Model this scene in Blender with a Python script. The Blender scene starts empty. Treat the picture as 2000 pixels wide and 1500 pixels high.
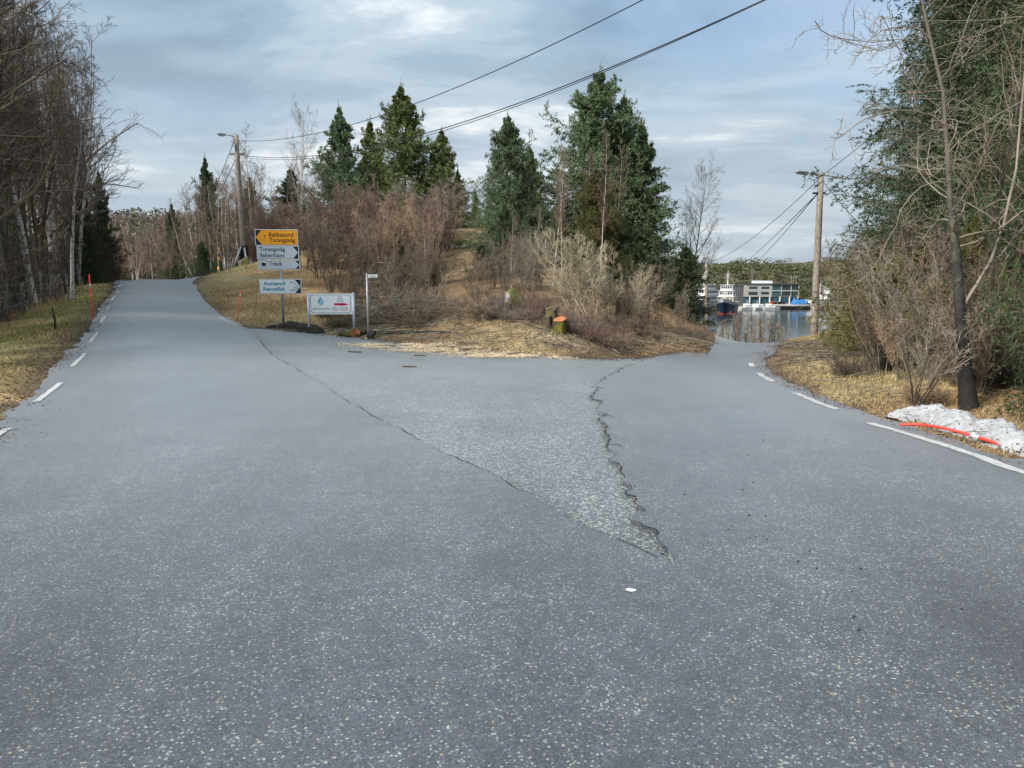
import bpy, math, random
import numpy as np
from mathutils import Vector, Matrix

# ------------------------------------------------------------------ camera, sky, sun, exposure
F = 1444.0                       # focal length in pixels of a 2000 px wide picture
PITCH = math.radians(8.3)
EYE = 1.6
scene = bpy.context.scene
COL = scene.collection
cam_d = bpy.data.cameras.new("camera")
cam_d.sensor_width = 36.0
cam_d.lens = 36.0 * F / 2000.0
cam_d.clip_start = 0.05
cam_d.clip_end = 5000
cam = bpy.data.objects.new("camera", cam_d)
cam.location = (0, 0, EYE)
cam.rotation_euler = (math.radians(90) - PITCH, 0, 0)
COL.objects.link(cam)
scene.camera = cam

SUN_EL, SUN_AZ = math.radians(42), math.radians(-125)     # azimuth measured from +Y towards +X
world = bpy.data.worlds.new("World")
scene.world = world
world.use_nodes = True
def build_world():
    nt = world.node_tree
    nt.nodes.clear()
    N = nt.nodes.new
    L = nt.links.new
    out = N("ShaderNodeOutputWorld")
    bg = N("ShaderNodeBackground")
    bg.inputs["Strength"].default_value = 0.1
    sky = N("ShaderNodeTexSky")
    sky.sky_type = 'NISHITA'
    sky.sun_disc = False
    sky.sun_elevation = SUN_EL
    sky.sun_rotation = SUN_AZ
    sky.air_density = 1.0
    sky.dust_density = 1.5
    tc = N("ShaderNodeTexCoord")
    sep = N("ShaderNodeSeparateXYZ")
    L(tc.outputs["Generated"], sep.inputs[0])
    # cloud layer: the view direction meets a flat sheet high above the place
    zc = N("ShaderNodeMath"); zc.operation = 'MAXIMUM'; zc.inputs[1].default_value = 0.0
    L(sep.outputs["Z"], zc.inputs[0])
    za = N("ShaderNodeMath"); za.operation = 'ADD'; za.inputs[1].default_value = 0.16
    L(zc.outputs[0], za.inputs[0])
    dx = N("ShaderNodeMath"); dx.operation = 'DIVIDE'
    dy = N("ShaderNodeMath"); dy.operation = 'DIVIDE'
    L(sep.outputs["X"], dx.inputs[0]); L(za.outputs[0], dx.inputs[1])
    L(sep.outputs["Y"], dy.inputs[0]); L(za.outputs[0], dy.inputs[1])
    cmb = N("ShaderNodeCombineXYZ")
    L(dx.outputs[0], cmb.inputs[0]); L(dy.outputs[0], cmb.inputs[1])
    def noise(scale, detail, rough, loc):
        mp = N("ShaderNodeMapping")
        mp.inputs["Location"].default_value = loc
        mp.inputs["Scale"].default_value = (1.0, 1.45, 1)
        mp.inputs["Rotation"].default_value = (0, 0, 0.25)
        L(cmb.outputs[0], mp.inputs["Vector"])
        n = N("ShaderNodeTexNoise")
        n.inputs["Scale"].default_value = scale
        n.inputs["Detail"].default_value = detail
        n.inputs["Roughness"].default_value = rough
        n.inputs["Distortion"].default_value = 0.25
        L(mp.outputs[0], n.inputs["Vector"])
        return n.outputs["Fac"]
    def ramp(fac, stops):
        r = N("ShaderNodeValToRGB")
        r.color_ramp.interpolation = 'EASE'
        while len(r.color_ramp.elements) < len(stops):
            r.color_ramp.elements.new(0.5)
        for e, (p, c) in zip(r.color_ramp.elements, stops):
            e.position = p
            e.color = (c[0], c[1], c[2], 1)
        L(fac, r.inputs[0])
        return r.outputs["Color"]
    cover = ramp(noise(0.75, 6, 0.55, (3.1, 1.7, 0)), [(0.30, (0.45,) * 3), (0.52, (1, 1, 1))])
    tone = ramp(noise(1.15, 7, 0.56, (7.3, 4.4, 2)), [(0.32, (1.60, 2.25, 2.95)), (0.44, (2.15, 2.95, 3.70)), (0.54, (3.0, 3.7, 4.3)), (0.66, (5.6, 5.85, 6.05))])
    mix = N("ShaderNodeMix"); mix.data_type = 'RGBA'
    L(cover, mix.inputs["Factor"])
    L(sky.outputs[0], mix.inputs[6])
    L(tone, mix.inputs[7])
    # an overcast sky grows brighter towards the zenith
    g = N("ShaderNodeMath"); g.operation = 'MULTIPLY_ADD'
    g.inputs[1].default_value = 0.75; g.inputs[2].default_value = 0.88
    L(zc.outputs[0], g.inputs[0])
    vm = N("ShaderNodeVectorMath"); vm.operation = 'SCALE'
    hz = N("ShaderNodeMapRange"); hz.inputs["From Min"].default_value = 0.0; hz.inputs["From Max"].default_value = 0.30; hz.inputs["To Min"].default_value = 0.55; hz.inputs["To Max"].default_value = 0.0
    L(zc.outputs[0], hz.inputs["Value"])
    mh = N("ShaderNodeMix"); mh.data_type = 'RGBA'
    L(hz.outputs[0], mh.inputs["Factor"]); L(mix.outputs[2], mh.inputs[6]); mh.inputs[7].default_value = (4.9, 5.3, 5.6, 1)
    L(mh.outputs[2], vm.inputs[0]); L(g.outputs[0], vm.inputs["Scale"])
    L(vm.outputs[0], bg.inputs["Color"])
    L(bg.outputs[0], out.inputs[0])
build_world()

sun_d = bpy.data.lights.new("sun", 'SUN')
sun_d.energy = 3.8
sun_d.angle = math.radians(11)
sun_d.color = (1.0, 0.95, 0.88)
sun = bpy.data.objects.new("sun", sun_d)
sdir = Vector((math.cos(SUN_EL) * math.sin(SUN_AZ), math.cos(SUN_EL) * math.cos(SUN_AZ), math.sin(SUN_EL)))
sun.rotation_euler = sdir.to_track_quat('Z', 'Y').to_euler()
sun.location = (0, -10, 40)
COL.objects.link(sun)

scene.view_settings.view_transform = 'Standard'
scene.view_settings.look = 'None'
scene.view_settings.exposure = 0.70
scene.view_settings.gamma = 1.0
scene.render.engine = 'CYCLES'
scene.cycles.max_bounces = 5
scene.cycles.use_denoising = True

# ------------------------------------------------------------------ helpers
rng = np.random.default_rng(7)
random.seed(7)
CP, SP = math.cos(PITCH), math.sin(PITCH)

def pix(px, py, Y):
    """point at forward distance Y that the photograph shows at (px, py)"""
    u = (px - 1000) / F
    v = -(py - 750) / F
    dy = v * SP + CP
    dz = v * CP - SP
    t = Y / dy
    return np.array([u * t, Y, EYE + dz * t])

def ss(a, b, x):
    t = np.clip((x - a) / (b - a), 0, 1)
    return t * t * (3 - 2 * t)

def vnoise(x, y, seed=0):
    """smooth value noise for arrays"""
    x = np.asarray(x, float); y = np.asarray(y, float)
    xi = np.floor(x).astype(np.int64); yi = np.floor(y).astype(np.int64)
    xf = x - xi; yf = y - yi
    def h(a, b):
        n = (a * 374761393 + b * 668265263 + seed * 1442695041) & 0xFFFFFFFF
        n = ((n ^ (n >> 13)) * 1274126177) & 0xFFFFFFFF
        return ((n ^ (n >> 16)) & 0xFFFF) / 65535.0
    u = xf * xf * (3 - 2 * xf); v = yf * yf * (3 - 2 * yf)
    return (h(xi, yi) * (1 - u) + h(xi + 1, yi) * u) * (1 - v) + (h(xi, yi + 1) * (1 - u) + h(xi + 1, yi + 1) * u) * v

def fbm(x, y, seed=0, o=4):
    s = 0; a = 0.5
    for i in range(o):
        s = s + a * (vnoise(x * 2 ** i, y * 2 ** i, seed + i) - 0.5)
        a *= 0.5
    return s

# ------------------------------------------------------------------ the lie of the land
CTRL = []
def cp(px, py, Y):
    CTRL.append(pix(px, py, Y))
def cw(x, y, z):
    CTRL.append(np.array([x, y, z], float))
# left road, up to its crest
for (a, b, Y) in [(95, 770, 10), (154, 706, 12.9), (184.5, 660, 15.8), (201.5, 626, 18.7), (212, 602, 21.6), (221, 584.5, 24.5),
                  (229, 571, 27.4), (234.7, 559, 30.3), (238, 552, 33.2), (242, 547, 36.1), (310, 546.5, 37), (375, 546, 37), (390, 572, 29), (430, 615, 22.5), (480, 640, 19.5),
                  (340, 602, 22.5), (380, 660, 16.0), (310, 548, 40), (374, 549, 40), (250, 548, 40), (392, 551, 36)]:
    cp(a, b, Y)
# foot of the knoll along the junction
for (a, b, Y) in [(600, 650, 19), (720, 660, 18.3), (800, 672, 17.3), (900, 682, 16.6), (1000, 690, 16), (1100, 697, 15.8), (1200, 700, 16.3), (1255, 699, 17.5),
                  (1320, 688, 24), (1390, 677, 34)]:
    cp(a, b, Y)
# right road and its bank
for (a, b, Y) in [(1553, 771, 10), (1510, 748, 11.45), (1482, 731, 13.2), (1467, 713, 15.9), (1495, 690, 24), (1503, 678, 32), (1440, 690, 24), (1447, 682, 29.5),
                  (1600, 745, 12.5), (1700, 790, 9.7), (1800, 806, 9.2), (1900, 700, 12), (1700, 690, 15.5), (1590, 674, 31), (1545, 666, 30.5), (1650, 640, 26), (1800, 640, 20), (1950, 640, 20), (1950, 830, 8.2)]:
    cp(a, b, Y)
# left verge and wood floor
for (a, b, Y) in [(0, 720, 12.3), (10, 632, 19), (107, 640, 18), (140, 590, 27), (200, 553, 34), (0, 600, 25), (-150, 600, 24), (-150, 720, 12.5), (100, 560, 36)]:
    cp(a, b, Y)
# the knoll
for (a, b, Y) in [(425, 541, 36), (450, 522, 36), (478, 527, 37), (560, 494, 38), (600, 560, 28), (520, 590, 25), (700, 600, 24), (700, 500, 36), (800, 560, 30), (900, 600, 24),
                  (900, 490, 36), (900, 446, 44), (1005, 605, 19.5), (1085, 656, 17), (1000, 560, 26), (1000, 480, 38), (1150, 645, 19.5), (1150, 560, 28), (1150, 505, 37),
                  (1280, 645, 22), (1280, 580, 32), (1350, 635, 28), (1360, 648, 33)]:
    cp(a, b, Y)
for x in (-8, -4, 0, 4, 8):
    for y in (-30, -14, -6, 0, 4, 8):
        cw(x, y, 0)
for (x, y, z) in [(-16.1, 42, 1.3), (-15.3, 43, 1.25), (-20, 42, 1.33), (-16.2, 38.5, 1.42), (-1, 11, 0), (2, 11, 0), (-4, 12, .04), (1, 14, -.05), (-14, 0, .3), (-14, -20, .3), (14, 0, .4), (14, -20, .3), (-30, 10, 1), (-30, 35, 1.6), (30, 10, 1.2), (30, 30, .8),
                  (-20, 50, 1.05), (-30, 60, 1.0), (-24, 65, .3), (-14, 50, 2.0), (-8, 52, 3.6), (-3, 55, 4.4), (5, 52, 3.0), (9, 44, .6), (13, 42, -2.6), (16, 50, -4.2), (22, 60, -6.2), (10, 60, -1),
                  (24, 45, -1.6), (40, 60, -4), (-45, 0, 1), (-45, 60, 1.5), (45, 0, 1.2), (45, 35, 1), (0, 70, 3), (-30, -40, .3), (30, -40, .3), (0, -45, 0)]:
    cw(x, y, z)
CTRL = np.array(CTRL)

def tps_fit(C, lam=0.006):
    n = len(C)
    d2 = ((C[:, None, :2] - C[None, :, :2]) ** 2).sum(-1)
    K = 0.5 * d2 * np.log(d2 + 1e-9)
    P = np.hstack([np.ones((n, 1)), C[:, :2]])
    A = np.zeros((n + 3, n + 3))
    A[:n, :n] = K + lam * n * np.eye(n)
    A[:n, n:] = P
    A[n:, :n] = P.T
    b = np.zeros(n + 3); b[:n] = C[:, 2]
    s = np.linalg.solve(A, b)
    return s[:n], s[n:]
TW, TA = tps_fit(CTRL)

def H_near(x, y):
    x = np.asarray(x, float); y = np.asarray(y, float)
    sh = x.shape
    xf = x.ravel(); yf = y.ravel()
    out = TA[0] + TA[1] * xf + TA[2] * yf
    for i in range(len(CTRL)):
        d2 = (xf - CTRL[i, 0]) ** 2 + (yf - CTRL[i, 1]) ** 2
        out = out + TW[i] * 0.5 * d2 * np.log(d2 + 1e-9)
    return out.reshape(sh)

WATER = -14.5
def H_far(x, y):
    land = 1.0 + 17 * ss(120, 300, y) + 6 * fbm(x / 60, y / 60, 5) * ss(90, 160, y)
    land = land * ss(-60, 10, y) + 0.3 * (1 - ss(-60, 10, y))
    inl = -6.0 - (y - 60) * 0.26
    inl = np.maximum(inl, -19.0)
    shore = ss(366, 371, y)
    back = -12.6 + 13.5 * ss(398, 480, y) + 14 * ss(480, 900, y) + 5 * ss(0.36, 0.50, x / np.maximum(y, 1)) * ss(395, 470, y)
    back = back + 11 * fbm(x / 40, y / 60, 15) * ss(400, 450, y)
    inl = inl * (1 - shore) + back * shore
    inl = np.where(y < 60, -6.0 + (60 - y) * 0.12, inl)
    m = ss(0.03, 0.13, x / np.maximum(y, 20)) * ss(20, 60, y)
    return land * (1 - m) + inl * m

def H(x, y):
    x = np.asarray(x, float); y = np.asarray(y, float)
    w = np.maximum(ss(56, 84, y), np.maximum(ss(32, 60, np.abs(x)), ss(25, 50, -y)))
    hn = H_near(np.clip(x, -62, 62), np.clip(y, -52, 86))
    return hn * (1 - w) + H_far(x, y) * w

def Hs(x, y):
    return float(H(np.array([x]), np.array([y]))[0])

def ground_at(px, py, y0=1.5, y1=60):
    """where the picture's ray through (px, py) first meets the ground"""
    Y = np.geomspace(y0, y1, 700)
    u = (px - 1000) / F; v = -(py - 750) / F
    dy = v * SP + CP; dz = v * CP - SP
    t = Y / dy
    X = u * t; Z = EYE + dz * t
    d = Z - H_near(X, Y)
    k = np.argmax(d < 0)
    if d[k] >= 0:
        k = len(Y) - 1
    a = max(k - 1, 0)
    f = d[a] / (d[a] - d[k] + 1e-12) if k > a else 0
    y = Y[a] + (Y[k] - Y[a]) * f
    return np.array([u * y / dy, y])

# ------------------------------------------------------------------ mesh helpers
def mesh_from(name, V, faces, mats=None, smooth=False, midx=None):
    """faces: list of int arrays (n,3) / (n,4)"""
    me = bpy.data.meshes.new(name)
    V = np.asarray(V, np.float32)
    me.vertices.add(len(V))
    me.vertices.foreach_set("co", V.ravel())
    faces = [np.asarray(f, np.int32) for f in faces if len(f)]
    tot = sum(f.size for f in faces)
    me.loops.add(tot)
    me.loops.foreach_set("vertex_index", np.concatenate([f.ravel() for f in faces]))
    starts = []; o = 0
    for f in faces:
        starts.append(o + np.arange(len(f)) * f.shape[1])
        o += f.size
    starts = np.concatenate(starts).astype(np.int32)
    me.polygons.add(len(starts))
    me.polygons.foreach_set("loop_start", starts)
    if midx is not None:
        me.polygons.foreach_set("material_index", np.asarray(midx, np.int32))
    me.polygons.foreach_set("use_smooth", np.full(len(starts), bool(smooth)))
    me.update(calc_edges=True)
    for m in (mats or []):
        me.materials.append(m)
    return me

def link(name, me, parent=None, loc=None, rot=None, scale=None):
    o = bpy.data.objects.new(name, me)
    COL.objects.link(o)
    if parent is not None:
        o.parent = parent
    if loc is not None:
        o.location = [float(c) for c in loc]
    if rot is not None:
        o.rotation_euler = rot
    if scale is not None:
        o.scale = scale if hasattr(scale, '__len__') else (scale,) * 3
    return o

def tag(o, label=None, cat=None, group=None, kind=None):
    if label: o["label"] = label
    if cat: o["category"] = cat
    if group: o["group"] = group
    if kind: o["kind"] = kind
    return o

def empty(name, loc, label, cat, group=None, rz=0.0, scale=1.0):
    o = bpy.data.objects.new(name, None)
    COL.objects.link(o)
    o.location = [float(c) for c in loc]
    o.rotation_euler = (0, 0, rz)
    o.scale = scale if hasattr(scale, '__len__') else (scale,) * 3
    return tag(o, label, cat, group)

class MB:
    """collects simple solids into one mesh"""
    def __init__(s):
        s.V = []; s.F = {3: [], 4: []}; s.n = 0; s.M = {3: [], 4: []}
    def add(s, V, F, m=0):
        V = np.asarray(V, float)
        for f in F:
            f = [i + s.n for i in f]
            if len(f) > 4:
                for k in range(1, len(f) - 1):
                    s.F[3].append([f[0], f[k], f[k + 1]]); s.M[3].append(m)
            else:
                s.F[len(f)].append(f); s.M[len(f)].append(m)
        s.V.append(V); s.n += len(V)
    def box(s, c, d, m=0, rz=0.0, ry=0.0, bev=0.0):
        x, y, z = d[0] / 2, d[1] / 2, d[2] / 2
        if bev > 0:
            b = min(bev, x * .9, y * .9, z * .9)
            P = []
            for sz in (-1, 1):
                for (ax, ay, az) in (((x - b), (y - b), z), (x, y, z - b)) if sz > 0 else ((x, y, z - b), ((x - b), (y - b), z)):
                    for (qx, qy) in ((-1, -1), (1, -1), (1, 1), (-1, 1)):
                        P.append((qx * ax, qy * ay, sz * az))
            # order bottom to top: low inset, low, high, high inset
            P = P[4:8] + P[0:4] + P[12:16] + P[8:12] if False else P
            V = np.array(P)
            order = np.argsort([V[4 * k][2] for k in range(4)], kind='stable')
            V = np.vstack([V[4 * k:4 * k + 4] for k in order])
            Fc = [[3, 2, 1, 0], [12, 13, 14, 15]]
            for r in range(3):
                for k in range(4):
                    a = r * 4 + k; b2 = r * 4 + (k + 1) % 4
                    Fc.append([a, b2, b2 + 4, a + 4])
        else:
            V = np.array([(sx * x, sy * y, sz * z) for sz in (-1, 1) for (sx, sy) in ((-1, -1), (1, -1), (1, 1), (-1, 1))])
            Fc = [[3, 2, 1, 0], [4, 5, 6, 7], [0, 1, 5, 4], [1, 2, 6, 5], [2, 3, 7, 6], [3, 0, 4, 7]]
        if ry:
            ca, sa = math.cos(ry), math.sin(ry)
            V = np.stack([V[:, 0] * ca + V[:, 2] * sa, V[:, 1], -V[:, 0] * sa + V[:, 2] * ca], 1)
        if rz:
            ca, sa = math.cos(rz), math.sin(rz)
            V = np.stack([V[:, 0] * ca - V[:, 1] * sa, V[:, 0] * sa + V[:, 1] * ca, V[:, 2]], 1)
        s.add(V + np.asarray(c), Fc, m)
    def tube(s, pts, rad, sides=8, m=0, cap=True):
        V, Fq = tube_arrays(np.asarray(pts, float)[None], np.asarray(np.broadcast_to(rad, len(pts)), float)[None], sides)
        n = len(pts)
        Fc = [list(f) for f in Fq]
        if cap:
            Fc.append(list(range(sides))[::-1]); Fc.append([(n - 1) * sides + k for k in range(sides)])
        s.add(V, Fc, m)
    def prism(s, poly, y0, y1, m=0):
        """polygon in the XZ plane, extruded along Y from y0 (front) to y1"""
        n = len(poly)
        V = [(p[0], y0, p[1]) for p in poly] + [(p[0], y1, p[1]) for p in poly]
        Fc = [list(range(n)), list(range(2 * n - 1, n - 1, -1))]
        for k in range(n):
            k2 = (k + 1) % n
            Fc.append([k2, k, k + n, k2 + n])
        s.add(V, Fc, m)
    def mesh(s, name, mats, smooth=False):
        return mesh_from(name, np.vstack(s.V), [s.F[3], s.F[4]], mats, smooth, s.M[3] + s.M[4])

def tube_arrays(P, R, sides):
    m, n, _ = P.shape
    T = np.gradient(P, axis=1)
    T /= np.linalg.norm(T, axis=2, keepdims=True) + 1e-9
    avg = P[:, -1] - P[:, 0]
    avg /= np.linalg.norm(avg, axis=1, keepdims=True) + 1e-9
    ref = np.where(np.abs(avg[:, 2:3]) > 0.8, np.array([[1.0, 0.13, 0]]), np.array([[0.1, 0.05, 1.0]]))
    Nn = np.cross(T, ref[:, None, :])
    Nn /= np.linalg.norm(Nn, axis=2, keepdims=True) + 1e-9
    B = np.cross(T, Nn)
    a = np.arange(sides) * 2 * math.pi / sides
    V = P[:, :, None, :] + R[:, :, None, None] * (np.cos(a)[None, None, :, None] * Nn[:, :, None, :] + np.sin(a)[None, None, :, None] * B[:, :, None, :])
    V = V.reshape(-1, 3)
    i = np.arange(m)[:, None, None] * n * sides
    j = np.arange(n - 1)[None, :, None] * sides
    k = np.arange(sides)[None, None, :]
    k2 = (k + 1) % sides
    Fq = np.stack([i + j + k, i + j + k2, i + j + sides + k2, i + j + sides + k], -1).reshape(-1, 4)
    return V, Fq

def tubes_mesh(name, sets, mats):
    """sets: list of (P, R, sides, material index)"""
    Vs = []; Fs = []; Ms = []; o = 0
    for (P, R, sides, mi) in sets:
        V, Fq = tube_arrays(P, R, sides)
        Vs.append(V); Fs.append(Fq + o); Ms.append(np.full(len(Fq), mi)); o += len(V)
    return mesh_from(name, np.vstack(Vs), [np.vstack(Fs)], mats, True, np.concatenate(Ms))

# ------------------------------------------------------------------ materials
def newmat(name):
    m = bpy.data.materials.new(name)
    m.use_nodes = True
    nt = m.node_tree
    b = nt.nodes["Principled BSDF"]
    return m, nt, b

def plain(name, col, rough=0.6, metal=0.0, var=0.12, scale=8.0, bump=0.0, spec=0.4, vec='Object'):
    """base colour with mottled variation of its own"""
    m, nt, b = newmat(name)
    N = nt.nodes.new; L = nt.links.new
    tc = N("ShaderNodeTexCoord")
    n = N("ShaderNodeTexNoise")
    n.inputs["Scale"].default_value = scale
    n.inputs["Detail"].default_value = 5
    L(tc.outputs[vec], n.inputs["Vector"])
    r = N("ShaderNodeMapRange")
    r.inputs["From Min"].default_value = 0.3; r.inputs["From Max"].default_value = 0.7
    r.inputs["To Min"].default_value = 1 - var; r.inputs["To Max"].default_value = 1 + var
    L(n.outputs["Fac"], r.inputs["Value"])
    v = N("ShaderNodeVectorMath"); v.operation = 'SCALE'
    v.inputs[0].default_value = col
    L(r.outputs[0], v.inputs["Scale"])
    L(v.outputs[0], b.inputs["Base Color"])
    b.inputs["Roughness"].default_value = rough
    b.inputs["Metallic"].default_value = metal
    b.inputs["Specular IOR Level"].default_value = spec
    if bump:
        bp = N("ShaderNodeBump")
        bp.inputs["Strength"].default_value = 0.6
        bp.inputs["Distance"].default_value = bump
        L(n.outputs["Fac"], bp.inputs["Height"])
        L(bp.outputs[0], b.inputs["Normal"])
    return m

def ramp_node(nt, fac, stops, interp='LINEAR'):
    r = nt.nodes.new("ShaderNodeValToRGB")
    r.color_ramp.interpolation = interp
    while len(r.color_ramp.elements) < len(stops):
        r.color_ramp.elements.new(0.5)
    for e, (p, c) in zip(r.color_ramp.elements, stops):
        e.position = p
        e.color = (c[0], c[1], c[2], 1)
    nt.links.new(fac, r.inputs[0])
    return r.outputs["Color"]

def asphalt(name, base, stone_scale, pale, pale_from, contrast, bump, tint, patch_lo, patch_hi):
    m, nt, b = newmat(name)
    N = nt.nodes.new; L = nt.links.new
    geo = N("ShaderNodeNewGeometry")
    mp = N("ShaderNodeMapping")
    L(geo.outputs["Position"], mp.inputs["Vector"])
    # the stones in the bitumen
    v = N("ShaderNodeTexVoronoi"); v.inputs["Scale"].default_value = stone_scale
    v.inputs["Randomness"].default_value = 1.0
    L(mp.outputs[0], v.inputs["Vector"])
    sc = N("ShaderNodeSeparateColor"); L(v.outputs["Color"], sc.inputs[0])
    nd = N("ShaderNodeTexNoise"); nd.inputs["Scale"].default_value = 1.1; nd.inputs["Detail"].default_value = 5; nd.inputs["Roughness"].default_value = 0.65
    L(mp.outputs[0], nd.inputs["Vector"])
    dens = N("ShaderNodeMath"); dens.operation = 'MULTIPLY_ADD'; dens.inputs[1].default_value = 0.20; L(nd.outputs["Fac"], dens.inputs[0])
    sub = N("ShaderNodeMath"); sub.operation = 'ADD'; sub.inputs[1].default_value = -0.115; L(sc.outputs[0], sub.inputs[0]); L(sub.outputs[0], dens.inputs[2])
    stone = ramp_node(nt, dens.outputs[0], [(0.0, tuple(c * (1 - contrast) for c in base)), (pale_from - 0.25, base), (pale_from, tuple(c * 1.25 for c in base)), (pale_from + 0.05, pale), (1.0, tuple(c * 1.25 for c in pale))])
    # warm stones among them
    warm = ramp_node(nt, sc.outputs[1], [(0.86, (1, 1, 1)), (0.93, tint)])
    mw = N("ShaderNodeMix"); mw.data_type = 'RGBA'; mw.blend_type = 'MULTIPLY'; mw.inputs["Factor"].default_value = 1
    L(stone, mw.inputs[6]); L(warm, mw.inputs[7])
    # bitumen between the stones
    gap = ramp_node(nt, v.outputs["Distance"], [(0.40, (1, 1, 1)), (0.70, (0.72, 0.72, 0.73))])
    mg = N("ShaderNodeMix"); mg.data_type = 'RGBA'; mg.blend_type = 'MULTIPLY'; mg.inputs["Factor"].default_value = 1
    L(mw.outputs[2], mg.inputs[6]); L(gap, mg.inputs[7])
    # fine grit
    v2 = N("ShaderNodeTexVoronoi"); v2.inputs["Scale"].default_value = stone_scale * 2.3
    L(mp.outputs[0], v2.inputs["Vector"])
    s2 = N("ShaderNodeSeparateColor"); L(v2.outputs["Color"], s2.inputs[0])
    grit = ramp_node(nt, s2.outputs[2], [(0.0, (0.7,) * 3), (0.75, (1.05,) * 3), (0.88, (1.55,) * 3)])
    m2 = N("ShaderNodeMix"); m2.data_type = 'RGBA'; m2.blend_type = 'MULTIPLY'; m2.inputs["Factor"].default_value = 0.75
    L(mg.outputs[2], m2.inputs[6]); L(grit, m2.inputs[7])
    # worn and stained areas
    n1 = N("ShaderNodeTexNoise"); n1.inputs["Scale"].default_value = 0.55; n1.inputs["Detail"].default_value = 6; n1.inputs["Roughness"].default_value = 0.6
    L(mp.outputs[0], n1.inputs["Vector"])
    wear = ramp_node(nt, n1.outputs["Fac"], [(0.32, (patch_lo,) * 3), (0.68, (patch_hi,) * 3)])
    m3 = N("ShaderNodeMix"); m3.data_type = 'RGBA'; m3.blend_type = 'MULTIPLY'; m3.inputs["Factor"].default_value = 1
    L(m2.outputs[2], m3.inputs[6]); L(wear, m3.inputs[7])
    # tyre polished tracks and old oily stains, drawn out along the way of travel
    ms = N("ShaderNodeMapping"); ms.inputs["Rotation"].default_value = (0, 0, 0.42); ms.inputs["Scale"].default_value = (0.75, 0.10, 1); L(geo.outputs["Position"], ms.inputs["Vector"])
    n5 = N("ShaderNodeTexNoise"); n5.inputs["Scale"].default_value = 1.0; n5.inputs["Detail"].default_value = 4; L(ms.outputs[0], n5.inputs["Vector"])
    w5 = ramp_node(nt, n5.outputs["Fac"], [(0.36, (0.80,) * 3), (0.50, (1.0,) * 3), (0.66, (1.17,) * 3)])
    m5 = N("ShaderNodeMix"); m5.data_type = 'RGBA'; m5.blend_type = 'MULTIPLY'; m5.inputs["Factor"].default_value = 1
    L(m3.outputs[2], m5.inputs[6]); L(w5, m5.inputs[7])
    m3 = m5
    n4 = N("ShaderNodeTexNoise"); n4.inputs["Scale"].default_value = 9.0; n4.inputs["Detail"].default_value = 4
    L(mp.outputs[0], n4.inputs["Vector"])
    w4 = ramp_node(nt, n4.outputs["Fac"], [(0.3, (0.84,) * 3), (0.7, (1.14,) * 3)])
    m4 = N("ShaderNodeMix"); m4.data_type = 'RGBA'; m4.blend_type = 'MULTIPLY'; m4.inputs["Factor"].default_value = 1
    L(m3.outputs[2], m4.inputs[6]); L(w4, m4.inputs[7])
    L(m4.outputs[2], b.inputs["Base Color"])
    b.inputs["Roughness"].default_value = 0.42
    b.inputs["Specular IOR Level"].default_value = 0.5
    b.inputs["Sheen Weight"].default_value = 1.0
    b.inputs["Sheen Roughness"].default_value = 0.30
    b.inputs["Sheen Tint"].default_value = (0.93, 0.97, 1.0, 1)
    bp = N("ShaderNodeBump"); bp.inputs["Strength"].default_value = 0.8; bp.inputs["Distance"].default_value = bump
    inv = N("ShaderNodeMath"); inv.operation = 'MULTIPLY_ADD'; inv.inputs[1].default_value = -1; inv.inputs[2].default_value = 1
    L(v.outputs["Distance"], inv.inputs[0])
    L(inv.outputs[0], bp.inputs["Height"])
    L(bp.outputs[0], b.inputs["Normal"])
    return m

M = {}
M['road'] = asphalt("asphalt_main", (0.086, 0.094, 0.108), 120, (0.265, 0.275, 0.262), 0.90, 0.30, 0.0006, (1.25, 1.0, 0.75), 0.84, 1.16)
M['side'] = asphalt("asphalt_side", (0.079, 0.086, 0.098), 120, (0.265, 0.275, 0.258), 0.90, 0.34, 0.0006, (1.25, 1.0, 0.75), 0.80, 1.18)
M['patch'] = asphalt("asphalt_old", (0.112, 0.119, 0.120), 78, (0.30, 0.325, 0.31), 0.78, 0.62, 0.0022, (1.0, 1.05, 0.95), 0.78, 1.15)

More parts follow.
